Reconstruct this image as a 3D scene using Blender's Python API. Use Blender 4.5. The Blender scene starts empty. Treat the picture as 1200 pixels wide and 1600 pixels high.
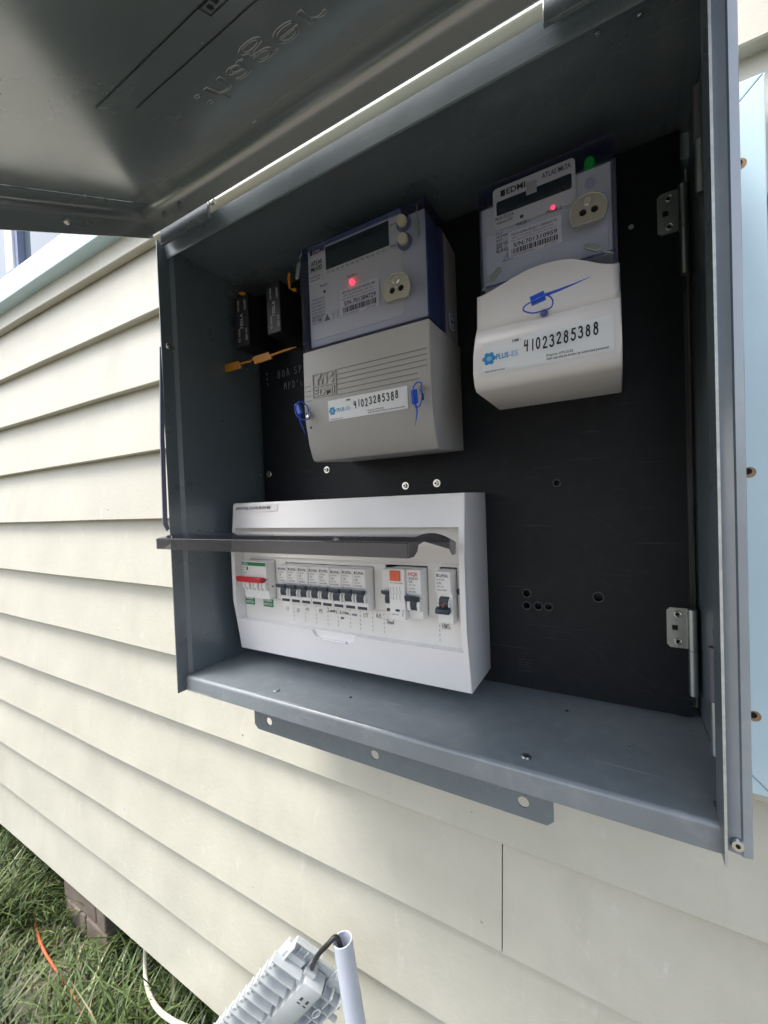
import bpy, bmesh, math, random
from mathutils import Vector, Matrix
random.seed(7)
scene = bpy.context.scene
COL = scene.collection

# ------------------------------------------------------------------ camera
CAM = Vector((.5319, -.5113, .2308)); YAW, PIT, ROL, FPX = .5203, -.021, -.0375, 642.7
cy_, sy_, cp_, sp_ = math.cos(YAW), math.sin(YAW), math.cos(PIT), math.sin(PIT)
FWD = Vector((-sy_*cp_, cy_*cp_, sp_)); R0 = Vector((cy_, sy_, 0)); U0 = R0.cross(FWD)
RGT = math.cos(ROL)*R0 + math.sin(ROL)*U0; UPV = -math.sin(ROL)*R0 + math.cos(ROL)*U0
cd = bpy.data.cameras.new('camera'); cam = bpy.data.objects.new('camera', cd); COL.objects.link(cam)
M = Matrix((RGT, UPV, -FWD)).transposed().to_4x4(); M.translation = CAM
cam.matrix_world = M
cd.sensor_fit = 'VERTICAL'; cd.sensor_height = 36; cd.sensor_width = 27; cd.lens = FPX/1600*36
cd.clip_start = .01; cd.clip_end = 500
scene.camera = cam

# ------------------------------------------------------------------ world, sun, exposure
SUN_EL, SUN_AZ = math.radians(60), math.radians(-50)      # azimuth measured from -Y (out of the wall) towards -X when negative
w = bpy.data.worlds.new('World'); scene.world = w; w.use_nodes = True
nt = w.node_tree; nt.nodes.clear()
sky = nt.nodes.new('ShaderNodeTexSky'); sky.sky_type = 'NISHITA'; sky.sun_disc = False
sky.sun_elevation = SUN_EL; sky.sun_rotation = math.pi - SUN_AZ
sky.air_density = 1.0; sky.dust_density = 4.0; sky.ozone_density = 1.0
hs = nt.nodes.new('ShaderNodeHueSaturation'); hs.inputs['Saturation'].default_value = .60
bg = nt.nodes.new('ShaderNodeBackground'); bg.inputs['Strength'].default_value = .15
wo = nt.nodes.new('ShaderNodeOutputWorld')
nt.links.new(sky.outputs[0], hs.inputs['Color']); nt.links.new(hs.outputs[0], bg.inputs[0]); nt.links.new(bg.outputs[0], wo.inputs[0])
sl = bpy.data.lights.new('sun', 'SUN'); sl.energy = 1.2; sl.angle = math.radians(22); sl.color = (1, .975, .94)
sun = bpy.data.objects.new('sun', sl); COL.objects.link(sun)
sdir = Vector((math.sin(SUN_AZ)*math.cos(SUN_EL), -math.cos(SUN_AZ)*math.cos(SUN_EL), math.sin(SUN_EL)))
sun.rotation_euler = sdir.to_track_quat('Z', 'Y').to_euler(); sun.location = sdir*6
scene.view_settings.view_transform = 'Standard'; scene.view_settings.look = 'None'
scene.view_settings.exposure = 1.48; scene.view_settings.gamma = 1
scene.render.engine = 'CYCLES'
scene.cycles.max_bounces = 8; scene.cycles.transparent_max_bounces = 12
scene.cycles.caustics_reflective = False; scene.cycles.caustics_refractive = False

# ------------------------------------------------------------------ pixel -> point on a plane that the thing touches
def ray(px, py): return FWD + RGT*((px-600)/FPX) - UPV*((py-800)/FPX)
def P(px, py, y):
    d = ray(px, py); return CAM + d*((y-CAM.y)/d.y)
def Pz(px, py, z):
    d = ray(px, py); return CAM + d*((z-CAM.z)/d.z)
def RECT(tl, tr, br, bl, y):
    a, b, c, d = (P(*q, y) for q in (tl, tr, br, bl))
    return (a.x+d.x)/2, (b.x+c.x)/2, (c.z+d.z)/2, (a.z+b.z)/2      # x0 x1 z0 z1

# ------------------------------------------------------------------ materials
MATS = {}
def mat(name, col, rough=.5, metal=0, spec=.5, var=0, vscale=8, bump=0, bscale=200, dust=0, emit=None, rvar=0, coat=0, stretch=None, ior=None, scratch=0):
    m = bpy.data.materials.new(name); m.use_nodes = True; t = m.node_tree; b = t.nodes['Principled BSDF']
    b.inputs['Base Color'].default_value = (*col, 1); b.inputs['Roughness'].default_value = rough
    b.inputs['Metallic'].default_value = metal; b.inputs['Specular IOR Level'].default_value = spec
    if ior: b.inputs['IOR'].default_value = ior
    if coat: b.inputs['Coat Weight'].default_value = coat; b.inputs['Coat Roughness'].default_value = .1
    if emit: b.inputs['Emission Color'].default_value = (*emit[0], 1); b.inputs['Emission Strength'].default_value = emit[1]
    if var or bump or dust or rvar or scratch:
        tc = t.nodes.new('ShaderNodeTexCoord'); src = tc.outputs['Object']
        if stretch:
            mp = t.nodes.new('ShaderNodeMapping'); mp.inputs['Scale'].default_value = stretch
            t.links.new(src, mp.inputs[0]); src = mp.outputs[0]
        col_out = None
        if var:
            n = t.nodes.new('ShaderNodeTexNoise'); n.inputs['Scale'].default_value = vscale; n.inputs['Detail'].default_value = 6
            n.inputs['Roughness'].default_value = .62
            t.links.new(src, n.inputs['Vector'])
            mr = t.nodes.new('ShaderNodeMapRange'); mr.inputs[1].default_value = .25; mr.inputs[2].default_value = .75
            mr.inputs[3].default_value = 1-var; mr.inputs[4].default_value = 1+var
            t.links.new(n.outputs[0], mr.inputs[0])
            mx = t.nodes.new('ShaderNodeMix'); mx.data_type = 'RGBA'; mx.blend_type = 'MULTIPLY'; mx.inputs[0].default_value = 1
            mx.inputs[6].default_value = (*col, 1); t.links.new(mr.outputs[0], mx.inputs[7]); col_out = mx.outputs[2]
        if dust:
            n2 = t.nodes.new('ShaderNodeTexNoise'); n2.inputs['Scale'].default_value = 60; n2.inputs['Detail'].default_value = 5; n2.inputs['Roughness'].default_value = .6
            t.links.new(src, n2.inputs['Vector'])
            m2 = t.nodes.new('ShaderNodeMapRange'); m2.inputs[1].default_value = .50; m2.inputs[2].default_value = .90; m2.inputs[3].default_value = 0; m2.inputs[4].default_value = dust
            t.links.new(n2.outputs[0], m2.inputs[0])
            mx2 = t.nodes.new('ShaderNodeMix'); mx2.data_type = 'RGBA'
            t.links.new(m2.outputs[0], mx2.inputs[0])
            if col_out: t.links.new(col_out, mx2.inputs[6])
            else: mx2.inputs[6].default_value = (*col, 1)
            mx2.inputs[7].default_value = (.42, .42, .40, 1); col_out = mx2.outputs[2]
        if scratch:
            for ang, thr in ((.5, .70), (-1.0, .72)):
                mp2 = t.nodes.new('ShaderNodeMapping'); mp2.inputs['Rotation'].default_value = (ang*.6, ang, ang); mp2.inputs['Scale'].default_value = (9, 420, 420)
                t.links.new(tc.outputs['Object'], mp2.inputs[0])
                n5 = t.nodes.new('ShaderNodeTexNoise'); n5.inputs['Scale'].default_value = 1; n5.inputs['Detail'].default_value = 2; t.links.new(mp2.outputs[0], n5.inputs['Vector'])
                m5 = t.nodes.new('ShaderNodeMapRange'); m5.inputs[1].default_value = thr; m5.inputs[2].default_value = thr+.06; m5.inputs[3].default_value = 0; m5.inputs[4].default_value = scratch
                t.links.new(n5.outputs[0], m5.inputs[0])
                mx5 = t.nodes.new('ShaderNodeMix'); mx5.data_type = 'RGBA'; t.links.new(m5.outputs[0], mx5.inputs[0])
                if col_out: t.links.new(col_out, mx5.inputs[6])
                else: mx5.inputs[6].default_value = (*col, 1)
                mx5.inputs[7].default_value = (.5, .51, .5, 1); col_out = mx5.outputs[2]
        if col_out: t.links.new(col_out, b.inputs['Base Color'])
        if rvar:
            n4 = t.nodes.new('ShaderNodeTexNoise'); n4.inputs['Scale'].default_value = 14; n4.inputs['Detail'].default_value = 5
            t.links.new(src, n4.inputs['Vector'])
            m4 = t.nodes.new('ShaderNodeMapRange'); m4.inputs[1].default_value = .3; m4.inputs[2].default_value = .7
            m4.inputs[3].default_value = max(.03, rough-rvar); m4.inputs[4].default_value = min(1, rough+rvar)
            t.links.new(n4.outputs[0], m4.inputs[0]); t.links.new(m4.outputs[0], b.inputs['Roughness'])
        if bump:
            n3 = t.nodes.new('ShaderNodeTexNoise'); n3.inputs['Scale'].default_value = bscale; n3.inputs['Detail'].default_value = 4
            t.links.new(src, n3.inputs['Vector'])
            bp = t.nodes.new('ShaderNodeBump'); bp.inputs['Strength'].default_value = bump; bp.inputs['Distance'].default_value = .002
            t.links.new(n3.outputs[0], bp.inputs['Height']); t.links.new(bp.outputs[0], b.inputs['Normal'])
    MATS[name] = m; return m
def clear(name, tint, gloss_rough=.08, fac=.12, haze=0, hazecol=(.5, .55, .7)):
    m = bpy.data.materials.new(name); m.use_nodes = True; t = m.node_tree; t.nodes.clear()
    o = t.nodes.new('ShaderNodeOutputMaterial'); tr = t.nodes.new('ShaderNodeBsdfTransparent'); tr.inputs[0].default_value = (*tint, 1)
    gl = t.nodes.new('ShaderNodeBsdfGlossy'); gl.inputs['Roughness'].default_value = gloss_rough; gl.inputs[0].default_value = (1, 1, 1, 1)
    fr = t.nodes.new('ShaderNodeFresnel'); fr.inputs[0].default_value = 1.5
    ge = t.nodes.new('ShaderNodeNewGeometry'); sb_ = t.nodes.new('ShaderNodeMath'); sb_.operation = 'SUBTRACT'; sb_.inputs[0].default_value = 1; t.links.new(ge.outputs['Backfacing'], sb_.inputs[1])
    mu = t.nodes.new('ShaderNodeMath'); mu.operation = 'MULTIPLY'; t.links.new(fr.outputs[0], mu.inputs[0]); t.links.new(sb_.outputs[0], mu.inputs[1])
    mx = t.nodes.new('ShaderNodeMixShader'); t.links.new(mu.outputs[0], mx.inputs[0])
    base = tr.outputs[0]
    if haze:
        df = t.nodes.new('ShaderNodeBsdfDiffuse'); df.inputs[0].default_value = (*hazecol, 1)
        m1 = t.nodes.new('ShaderNodeMixShader'); m1.inputs[0].default_value = haze
        t.links.new(tr.outputs[0], m1.inputs[1]); t.links.new(df.outputs[0], m1.inputs[2]); base = m1.outputs[0]
    t.links.new(base, mx.inputs[1]); t.links.new(gl.outputs[0], mx.inputs[2]); t.links.new(mx.outputs[0], o.inputs[0])
    MATS[name] = m; return m

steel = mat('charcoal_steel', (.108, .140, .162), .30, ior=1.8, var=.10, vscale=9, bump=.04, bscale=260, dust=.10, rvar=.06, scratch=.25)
steel_door = mat('sheen_boosted_steel', (.15, .185, .20), .25, ior=3.0, var=.08, vscale=9, bump=.03, bscale=260, dust=.06, rvar=.04)  # same coat as the box, lightened and made more reflective for the sheen
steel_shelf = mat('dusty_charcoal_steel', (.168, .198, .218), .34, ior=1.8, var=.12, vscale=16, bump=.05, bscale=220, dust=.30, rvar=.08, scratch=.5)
panel_m = mat('black_panel_board', (.0040, .0062, .0100), .48, spec=.28, var=.3, vscale=10, bump=.06, bscale=420, dust=.022, scratch=.05)
raw = mat('raw_galvanised_edge', (.55, .57, .55), .45, metal=.6, var=.25, vscale=90)
zinc = mat('zinc_plate', (.42, .46, .45), .30, metal=.95, var=.12, vscale=30)
screw_m = mat('bright_screw_metal', (.75, .75, .72), .25, metal=1)
nickel = mat('nickel_port', (.50, .48, .41), .35, metal=.8)
board_m = mat('cream_weatherboard_paint', (.45, .440, .372), .55, var=.09, vscale=7, bump=.22, bscale=130, dust=.10, rvar=.08)
def weather(m):
    t = m.node_tree; b = t.nodes['Principled BSDF']; src = b.inputs['Base Color'].links[0].from_socket
    tc = t.nodes.new('ShaderNodeTexCoord')
    for sc, rotz, lo, hi, amt, c in (((26, 26, 2.2), 0, .60, .80, .22, (.27, .26, .21)), ((7, 7, 5), 0, .56, .78, .30, (.31, .30, .245)), ((40, 40, 16), 0, .62, .74, .40, (.58, .58, .54)), ((170, 170, 170), 0, .70, .76, .5, (.22, .20, .15))):
        mp = t.nodes.new('ShaderNodeMapping'); mp.inputs['Scale'].default_value = sc; t.links.new(tc.outputs['Object'], mp.inputs[0])
        n = t.nodes.new('ShaderNodeTexNoise'); n.inputs['Scale'].default_value = 1; n.inputs['Detail'].default_value = 5; n.inputs['Roughness'].default_value = .65; t.links.new(mp.outputs[0], n.inputs['Vector'])
        r = t.nodes.new('ShaderNodeMapRange'); r.inputs[1].default_value = lo; r.inputs[2].default_value = hi; r.inputs[3].default_value = 0; r.inputs[4].default_value = amt; t.links.new(n.outputs[0], r.inputs[0])
        x = t.nodes.new('ShaderNodeMix'); x.data_type = 'RGBA'; t.links.new(r.outputs[0], x.inputs[0]); t.links.new(src, x.inputs[6]); x.inputs[7].default_value = (*c, 1); src = x.outputs[2]
    t.links.new(src, b.inputs['Base Color'])
weather(board_m)
blue_m = mat('pale_blue_paint', (.50, .66, .74), .4, var=.05, vscale=9, bump=.06, bscale=150, dust=.05)
white_pl = mat('white_plastic', (.84, .83, .835), .22, var=.03, vscale=10)
white_in = mat('white_plastic_matt', (.76, .745, .72), .42, var=.04, vscale=14)
brk_m = mat('breaker_white', (.80, .80, .79), .38)
grey_pl = mat('grey_meter_plastic', (.40, .40, .395), .36, var=.04, vscale=20, bump=.03, bscale=500)
pale_pl = mat('pale_grey_meter_plastic', (.79, .785, .80), .34, var=.03, vscale=20)
face_m = mat('meter_face', (.60, .61, .63), .45)
plate_m = mat('meter_face_plate', (.66, .66, .64), .45)
lcd_m = mat('lcd_glass', (.012, .022, .022), .15, var=.1, vscale=30)
seg_m = mat('lcd_segment', (.004, .006, .006), .4)
ink = mat('black_ink', (.012, .012, .016), .6)
ink_grey = mat('grey_ink', (.16, .16, .18), .6)
chalk = mat('chalk_marker', (.35, .37, .38), .8)
marker = mat('purple_black_marker', (.018, .012, .03), .5)
pencil = mat('pencil', (.2, .2, .22), .6)
cyan_ink = mat('blue_logo_ink', (.03, .28, .62), .5)
cyan_pale = mat('pale_blue_logo_ink', (.25, .5, .75), .5)
sticker = mat('white_sticker', (.78, .82, .86), .3)
paper = mat('white_label', (.78, .77, .77), .5)
beige = mat('beige_button', (.5, .48, .38), .45)
black_pl = mat('black_plastic', (.012, .013, .016), .4)
fuse_side = mat('grey_black_fuse_side', (.05, .052, .058), .35, var=.25, vscale=60, stretch=(40, 1, .3))
navy_pl = mat('dark_toggle', (.03, .04, .06), .4)
red_pl = mat('red_toggle', (.55, .035, .045), .4)
green_pl = mat('green_print', (.01, .20, .08), .5)
orange_pl = mat('orange_button', (.75, .14, .06), .5)
tag_or = mat('orange_seal', (.52, .22, .02), .5)
seal_bl = mat('blue_seal', (.012, .09, .62), .35)
seal_dk = mat('navy_seal', (.02, .04, .2), .35)
led_red = mat('lit_red_led', (.6, .01, .02), .4, emit=((1, .02, .04), 2.2))
led_red2 = mat('dim_red_led', (.6, .01, .05), .4, emit=((1, .05, .12), .7))
led_grn = mat('lit_green_led', (.004, .11, .018), .35, emit=((.0, .5, .04), .02))
copper = mat('copper', (.6, .25, .12), .4, metal=.7)
conduit_m = mat('grey_conduit', (.50, .54, .62), .4, var=.06, vscale=30, bump=.03)
device_m = mat('pale_grey_abs', (.50, .53, .54), .42, var=.10, vscale=30, dust=.15)
cable_bl = mat('black_cable', (.012, .012, .014), .45)
cable_cr = mat('cream_cable', (.6, .57, .45), .45)
rope_m = mat('orange_cord', (.55, .11, .04), .6, var=.25, vscale=60)
soil = mat('soil', (.16, .145, .12), .95, var=.4, vscale=9, bump=.8, bscale=40)
brick_m = mat('old_brick', (.19, .125, .10), .9, var=.3, vscale=30, bump=.5, bscale=120)
mortar_m = mat('mortar', (.25, .22, .19), .95, var=.2, vscale=40)
pier_m = mat('weathered_pier', (.17, .135, .11), .9, var=.35, vscale=14, bump=.6, bscale=70)
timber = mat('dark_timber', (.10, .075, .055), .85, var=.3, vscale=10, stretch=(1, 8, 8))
win_white = mat('white_window_paint', (.75, .76, .77), .35)
glass_m = mat('window_glass', (.10, .13, .16), .04, spec=.8)
curtain = mat('curtain', (.55, .53, .55), .8, var=.1, vscale=20)
dark_hole = mat('dark_hole', (.004, .004, .005), .9)
wood_plug = mat('raw_wood_hole', (.30, .2, .11), .8, var=.3, vscale=200)
clear_blue = clear('blue_clear_cover', (.925, .938, .985), .06, haze=.012, hazecol=(.2, .25, .55))
clear_edge = clear('blue_clear_edge', (.56, .60, .76), .08, haze=.05, hazecol=(.06, .07, .22))
smoke = clear('smoked_cover', (.46, .46, .48), .08, haze=.10, hazecol=(.09, .10, .13))
smoke_edge = clear('smoked_cover_edge', (.55, .55, .56), .12, haze=.10, hazecol=(.3, .31, .33))

# ------------------------------------------------------------------ object helpers
BASE = {}
def thing(name, label, cat, loc, group=None):
    o = bpy.data.objects.new(name, None); COL.objects.link(o); o.location = loc; o.empty_display_size = .02
    o['label'] = label; o['category'] = cat
    if group: o['group'] = group
    BASE[o.name] = Vector(loc); return o
def tag(o, label, cat, group=None):
    o['label'] = label; o['category'] = cat
    if group: o['group'] = group
    return o
def link(name, me, m, parent=None):
    o = bpy.data.objects.new(name, me); COL.objects.link(o)
    if m is not None:
        me.materials.clear(); me.materials.append(m)
    if parent is not None:
        o.parent = parent
        o.matrix_parent_inverse = Matrix.Translation(-BASE.get(parent.name, Vector((0, 0, 0))))
    return o
class MB:
    def __init__(s, xf=None): s.bm = bmesh.new(); s.xf = xf
    def _f(s, vs, fs):
        if s.xf: vs = [s.xf(Vector(v)) for v in vs]
        b = [s.bm.verts.new(v) for v in vs]
        out = []
        for f in fs:
            try: out.append(s.bm.faces.new([b[i] for i in f]))
            except ValueError: pass
        return b, out
    def box(s, x0, x1, y0, y1, z0, z1, bev=0, seg=2):
        vs = [(x, y, z) for x in (x0, x1) for y in (y0, y1) for z in (z0, z1)]
        b, f = s._f(vs, [(0, 1, 3, 2), (4, 6, 7, 5), (0, 4, 5, 1), (2, 3, 7, 6), (0, 2, 6, 4), (1, 5, 7, 3)])
        if bev:
            ed = list({e for q in f for e in q.edges})
            bmesh.ops.bevel(s.bm, geom=ed, offset=bev, segments=seg, affect='EDGES', profile=.5)
        return s
    def prism(s, prof, a0, a1, axis='x', bev=0, seg=2):
        """prof: closed outline of (p,q): axis x -> (y,z); axis y -> (x,z); axis z -> (x,y)"""
        def mk(p, a):
            return {'x': (a, p[0], p[1]), 'y': (p[0], a, p[1]), 'z': (p[0], p[1], a)}[axis]
        n = len(prof)
        vs = [mk(p, a0) for p in prof] + [mk(p, a1) for p in prof]
        fs = [tuple(range(n)), tuple(range(2*n-1, n-1, -1))] + [(i, i+n, (i+1) % n+n, (i+1) % n) for i in range(n)]
        b, f = s._f(vs, fs)
        if bev:
            ed = list({e for q in f[:2] for e in q.edges})
            bmesh.ops.bevel(s.bm, geom=ed, offset=bev, segments=seg, affect='EDGES', profile=.5)
        return s
    def cyl(s, c, axis, r, h, seg=20, r2=None):
        """disc/cylinder from c along axis for length h"""
        ax = Vector(axis).normalized(); t = ax.orthogonal().normalized(); u = ax.cross(t); c = Vector(c)
        r2 = r if r2 is None else r2
        vs = [c + (t*math.cos(2*math.pi*i/seg) + u*math.sin(2*math.pi*i/seg))*r for i in range(seg)]
        vs += [c + ax*h + (t*math.cos(2*math.pi*i/seg) + u*math.sin(2*math.pi*i/seg))*r2 for i in range(seg)]
        s._f(vs, [tuple(range(seg))[::-1], tuple(range(seg, 2*seg))] + [(i, (i+1) % seg, (i+1) % seg+seg, i+seg) for i in range(seg)])
        return s
    def tube(s, pts, r, seg=8, closed=False, flat=None):
        pts = [Vector(p) for p in pts]; n = len(pts); rings = []
        nrm = None
        for i, p in enumerate(pts):
            a = pts[(i-1) % n] if (closed or i > 0) else p; b = pts[(i+1) % n] if (closed or i < n-1) else p
            t = (b-a).normalized() if (b-a).length > 1e-9 else Vector((0, 0, 1))
            if nrm is None: nrm = t.orthogonal().normalized()
            nrm = (nrm - t*nrm.dot(t)); nrm = nrm.normalized() if nrm.length > 1e-9 else t.orthogonal().normalized()
            bi = t.cross(nrm); rr = r[i] if isinstance(r, (list, tuple)) else r
            rings.append([p + (nrm*math.cos(2*math.pi*k/seg) + bi*math.sin(2*math.pi*k/seg))*rr for k in range(seg)])
        vs = [v for g in rings for v in g]; fs = []
        for i in range(n if closed else n-1):
            j = (i+1) % n
            fs += [(i*seg+k, i*seg+(k+1) % seg, j*seg+(k+1) % seg, j*seg+k) for k in range(seg)]
        if not closed: fs += [tuple(range(seg))[::-1], tuple(range((n-1)*seg, n*seg))]
        s._f(vs, fs); return s
    def sheet(s, path, z0, z1, t, axis='z'):
        """bent sheet metal: open path of 2-D points thickened by t to its left and extruded"""
        p = [Vector((*q, 0)) for q in path]; off = []
        for i in range(len(p)):
            d1 = (p[i]-p[i-1]).normalized() if i > 0 else None; d2 = (p[i+1]-p[i]).normalized() if i < len(p)-1 else None
            d = ((d1 or d2)+(d2 or d1)).normalized(); nn = Vector((-d.y, d.x, 0))
            k = 1/max(.5, nn.dot(Vector((-(d1 or d2).y, (d1 or d2).x, 0)))); off.append(p[i]+nn*t*k)
        prof = [(q.x, q.y) for q in p] + [(q.x, q.y) for q in reversed(off)]
        return s.prism(prof, z0, z1, axis)
    def build(s, name, m, parent=None, smooth=None):
        bmesh.ops.recalc_face_normals(s.bm, faces=s.bm.faces)
        me = bpy.data.meshes.new(name); s.bm.to_mesh(me); s.bm.free()
        if smooth:
            me.shade_smooth()
            try: me.set_sharp_from_angle(angle=math.radians(smooth))
            except Exception: pass
        return link(name, me, m, parent)
def circ(cx, cz, r, seg=16, a0=0): return [(cx+r*math.cos(a0+2*math.pi*i/seg), cz+r*math.sin(a0+2*math.pi*i/seg)) for i in range(seg)]
def rrect(x0, x1, z0, z1, r, seg=4):
    out = []
    for (cx, cz, a) in ((x1-r, z1-r, 0), (x0+r, z1-r, 90), (x0+r, z0+r, 180), (x1-r, z0+r, 270)):
        out += [(cx+r*math.cos(math.radians(a+90*k/seg)), cz+r*math.sin(math.radians(a+90*k/seg))) for k in range(seg+1)]
    return out
def curve_mesh(name, cu):
    tmp = bpy.data.objects.new('tmp', cu); COL.objects.link(tmp)
    me = bpy.data.meshes.new_from_object(tmp); me.name = name
    bpy.data.objects.remove(tmp); bpy.data.curves.remove(cu); return me
def plate(name, outer, holes, y0, y1, m, parent=None, xf=None):
    """flat plate in x,z with real holes, between y0 (front) and y1 (back)"""
    cu = bpy.data.curves.new(name, 'CURVE'); cu.dimensions = '2D'; cu.fill_mode = 'BOTH'; cu.extrude = abs(y1-y0)/2
    for pts in [outer]+holes:
        sp = cu.splines.new('POLY'); sp.points.add(len(pts)-1); sp.use_cyclic_u = True
        for q, pt in zip(pts, sp.points): pt.co = (q[0], q[1], 0, 1)
    me = curve_mesh(name, cu); ym = (y0+y1)/2
    for v in me.vertices:
        x, yy, zz = v.co; c = Vector((x, ym-zz, yy)); v.co = xf(c) if xf else c
    return link(name, me, m, parent)
def text_pts(body, bold=0, shear=0, depth=0, spacing=1):
    cu = bpy.data.curves.new('t', 'FONT'); cu.body = body; cu.size = 1; cu.offset = bold; cu.shear = shear; cu.resolution_u = 3
    cu.extrude = depth; cu.space_character = spacing; cu.fill_mode = 'BOTH'
    return curve_mesh('t', cu)
class TXT:
    """several printed lines collected into one mesh part"""
    def __init__(s): s.bm = bmesh.new()
    def add(s, body, x, y, z, h, w=None, bold=.012, shear=0, rot=0, tilt=None, xf=None, spacing=1):
        me = text_pts(body, bold, shear, 0, spacing)
        xs = [v.co.x for v in me.vertices]; ys = [v.co.y for v in me.vertices]
        if not xs: return s
        x0, x1 = min(xs), max(xs); k = h/.73; kx = (w/(x1-x0)) if w else k
        ca, sa = math.cos(rot), math.sin(rot)
        for v in me.vertices:
            a, b = (v.co.x-x0)*kx, v.co.y*k
            a, b = a*ca-b*sa, a*sa+b*ca
            c = Vector((x+a, y, z+b)); v.co = xf(c) if xf else c
        s.bm.from_mesh(me); bpy.data.meshes.remove(me); return s
    def bar(s, x0, x1, z0, z1, y, xf=None):
        c = [Vector(q) for q in ((x0, y, z0), (x1, y, z0), (x1, y, z1), (x0, y, z1))]
        if xf: c = [xf(q) for q in c]
        s.bm.faces.new([s.bm.verts.new(q) for q in c]); return s
    def poly(s, pts, y):
        s.bm.faces.new([s.bm.verts.new((p[0], y, p[1])) for p in pts]); return s
    def ribbon(s, pts, y, wd):
        fine = []
        for a, b in zip(pts, pts[1:]):
            k = max(1, int(math.hypot(b[0]-a[0], b[1]-a[1])/.0015)); fine += [(a[0]+(b[0]-a[0])*i/k, a[1]+(b[1]-a[1])*i/k) for i in range(k)]
        fine.append(pts[-1])
        for a, b in zip(fine, fine[1:]):
            a, b = Vector((a[0], y, a[1])), Vector((b[0], y, b[1])); d = (b-a)
            if d.length < 1e-7: continue
            d.normalize(); n = Vector((-d.z, 0, d.x))*wd/2; e = d*wd*.35; y2 = Vector((0, 0, 0))
            s.bm.faces.new([s.bm.verts.new(q) for q in (a-e-n, b+e-n, b+e+n, a-e+n)])
        return s
    def build(s, name, m, parent):
        me = bpy.data.meshes.new(name); s.bm.to_mesh(me); s.bm.free(); o = link(name, me, m, parent)
        if name in ('chalk_note', 'scratch_marks', 'printed_text', 'small_print', 'symbol_print', 'handwritten_note', 'dashed_line', 'rating_text', 'label_print', 'scribed_line'): o['kind'] = 'stuff'
        return o
# handwriting: strokes in a unit box (x 0-.62, z 0-1)
def arc(cx, cz, rx, rz, a0, a1, n=9): return [(cx+rx*math.cos(math.radians(a0+(a1-a0)*i/n)), cz+rz*math.sin(math.radians(a0+(a1-a0)*i/n))) for i in range(n+1)]
HW = {'0': [arc(.3, .5, .26, .48, 90, 450, 14)], '1': [[(.3, .98), (.3, .02)]],
 '2': [arc(.28, .72, .24, .26, 170, -40, 8)+[(.05, .05), (.1, .02), (.6, .04)]],
 '3': [arc(.25, .76, .25, .22, 150, -80, 8)+arc(.26, .29, .3, .27, 80, -150, 9)],
 '4': [[(.12, .98), (.05, .5), (.55, .52)], [(.5, .95), (.46, .0)]],
 '5': [[(.58, .97), (.16, .95), (.12, .58)]+arc(.26, .32, .3, .3, 110, -150, 9)],
 '8': [arc(.3, .76, .20, .22, 270, -90, 12), arc(.29, .27, .25, .27, 90, 450, 14)],
 'A': [[(0, 0), (.28, 1), (.56, 0)], [(.1, .4), (.46, .4)]], 'S': [arc(.3, .75, .24, .23, 50, 250, 8)+arc(.28, .26, .26, .25, 80, -140, 8)],
 'P': [[(.1, 0), (.12, 1)], [(.12, .98)]+arc(.2, .74, .3, .24, 80, -90, 7)+[(.1, .5)]], 'M': [[(.0, 0), (.1, 1), (.3, .4), (.5, 1), (.6, 0)]],
 'D': [[(.08, 0), (.1, 1)], [(.02, .98)]+arc(.15, .5, .42, .48, 80, -85, 9)+[(.02, .03)]], 's': [arc(.25, .5, .18, .16, 50, 250, 6)+arc(.22, .18, .2, .17, 80, -140, 6)],
 "'": [[(.2, 1), (.15, .75)]], 'L': [[(.1, 1), (.08, .03), (.5, .05)]], 'C': [arc(.34, .5, .28, .46, 50, 310, 10)], 'T': [[(0, .97), (.6, .97)], [(.3, .97), (.28, 0)]],
 '/': [[(.05, 0), (.45, 1)]], 'H': [[(.05, 1), (.05, 0)], [(.5, 1), (.5, 0)], [(.05, .5), (.5, .5)]], 'W': [[(0, 1), (.15, 0), (.3, .7), (.45, 0), (.6, 1)]],
 'a': [arc(.22, .28, .2, .26, 60, 400, 10)+[(.42, 0)]], 'u': [[(.05, .55), (.06, .15), (.2, .02), (.38, .15), (.4, .55), (.42, 0)]],
 'n': [[(.05, 0), (.05, .55), (.1, .4), (.28, .55), (.38, .35), (.4, 0)]], 'd': [arc(.2, .26, .19, .25, 60, 400, 9), [(.42, 1), (.42, 0)]],
 'r': [[(.08, 0), (.08, .55), (.14, .4), (.35, .52)]], 'y': [[(.05, .55), (.2, .1)], [(.4, .55), (.1, -.4)]], 'K': [[(.08, 1), (.08, 0)], [(.5, .95), (.1, .45), (.52, 0)]],
 'i': [[(.2, .55), (.2, 0)]], 't': [[(.2, .9), (.2, .05), (.35, .02)], [(.03, .6), (.4, .6)]], 'c': [arc(.24, .27, .2, .25, 50, 310, 8)],
 'h': [[(.06, 1), (.06, 0)], [(.06, .35), (.24, .55), (.38, .35), (.4, 0)]], 'e': [[(.06, .28), (.42, .3)]+arc(.24, .28, .2, .26, 10, 320, 9)],
 'o': [arc(.22, .27, .19, .25, 90, 450, 10)], 'v': [[(.02, .55), (.2, 0), (.4, .55)]], 'p': [[(.06, .55), (.06, -.4)], arc(.24, .27, .2, .25, 120, -240, 9)], 'w': [[(0, .55), (.12, 0), (.24, .45), (.36, 0), (.5, .55)]]}
def write(t, s_, x, z, y, h, wd, dz=0, adv=.86, jit=.05):
    """hand-written line; dz = rise per metre"""
    cx = x
    for ch in s_:
        if ch == ' ': cx += h*.55; continue
        jz = random.uniform(-jit, jit)*h; js = 1+random.uniform(-.06, .06)
        for st in HW[ch]: t.ribbon([(cx+p[0]*h*.8*js, z+(cx-x)*dz+jz+p[1]*h*js) for p in st], y, wd)
        cx += h*(adv*.8 if ch.islower() or ch in "1'/i" else adv)
    return t

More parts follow.
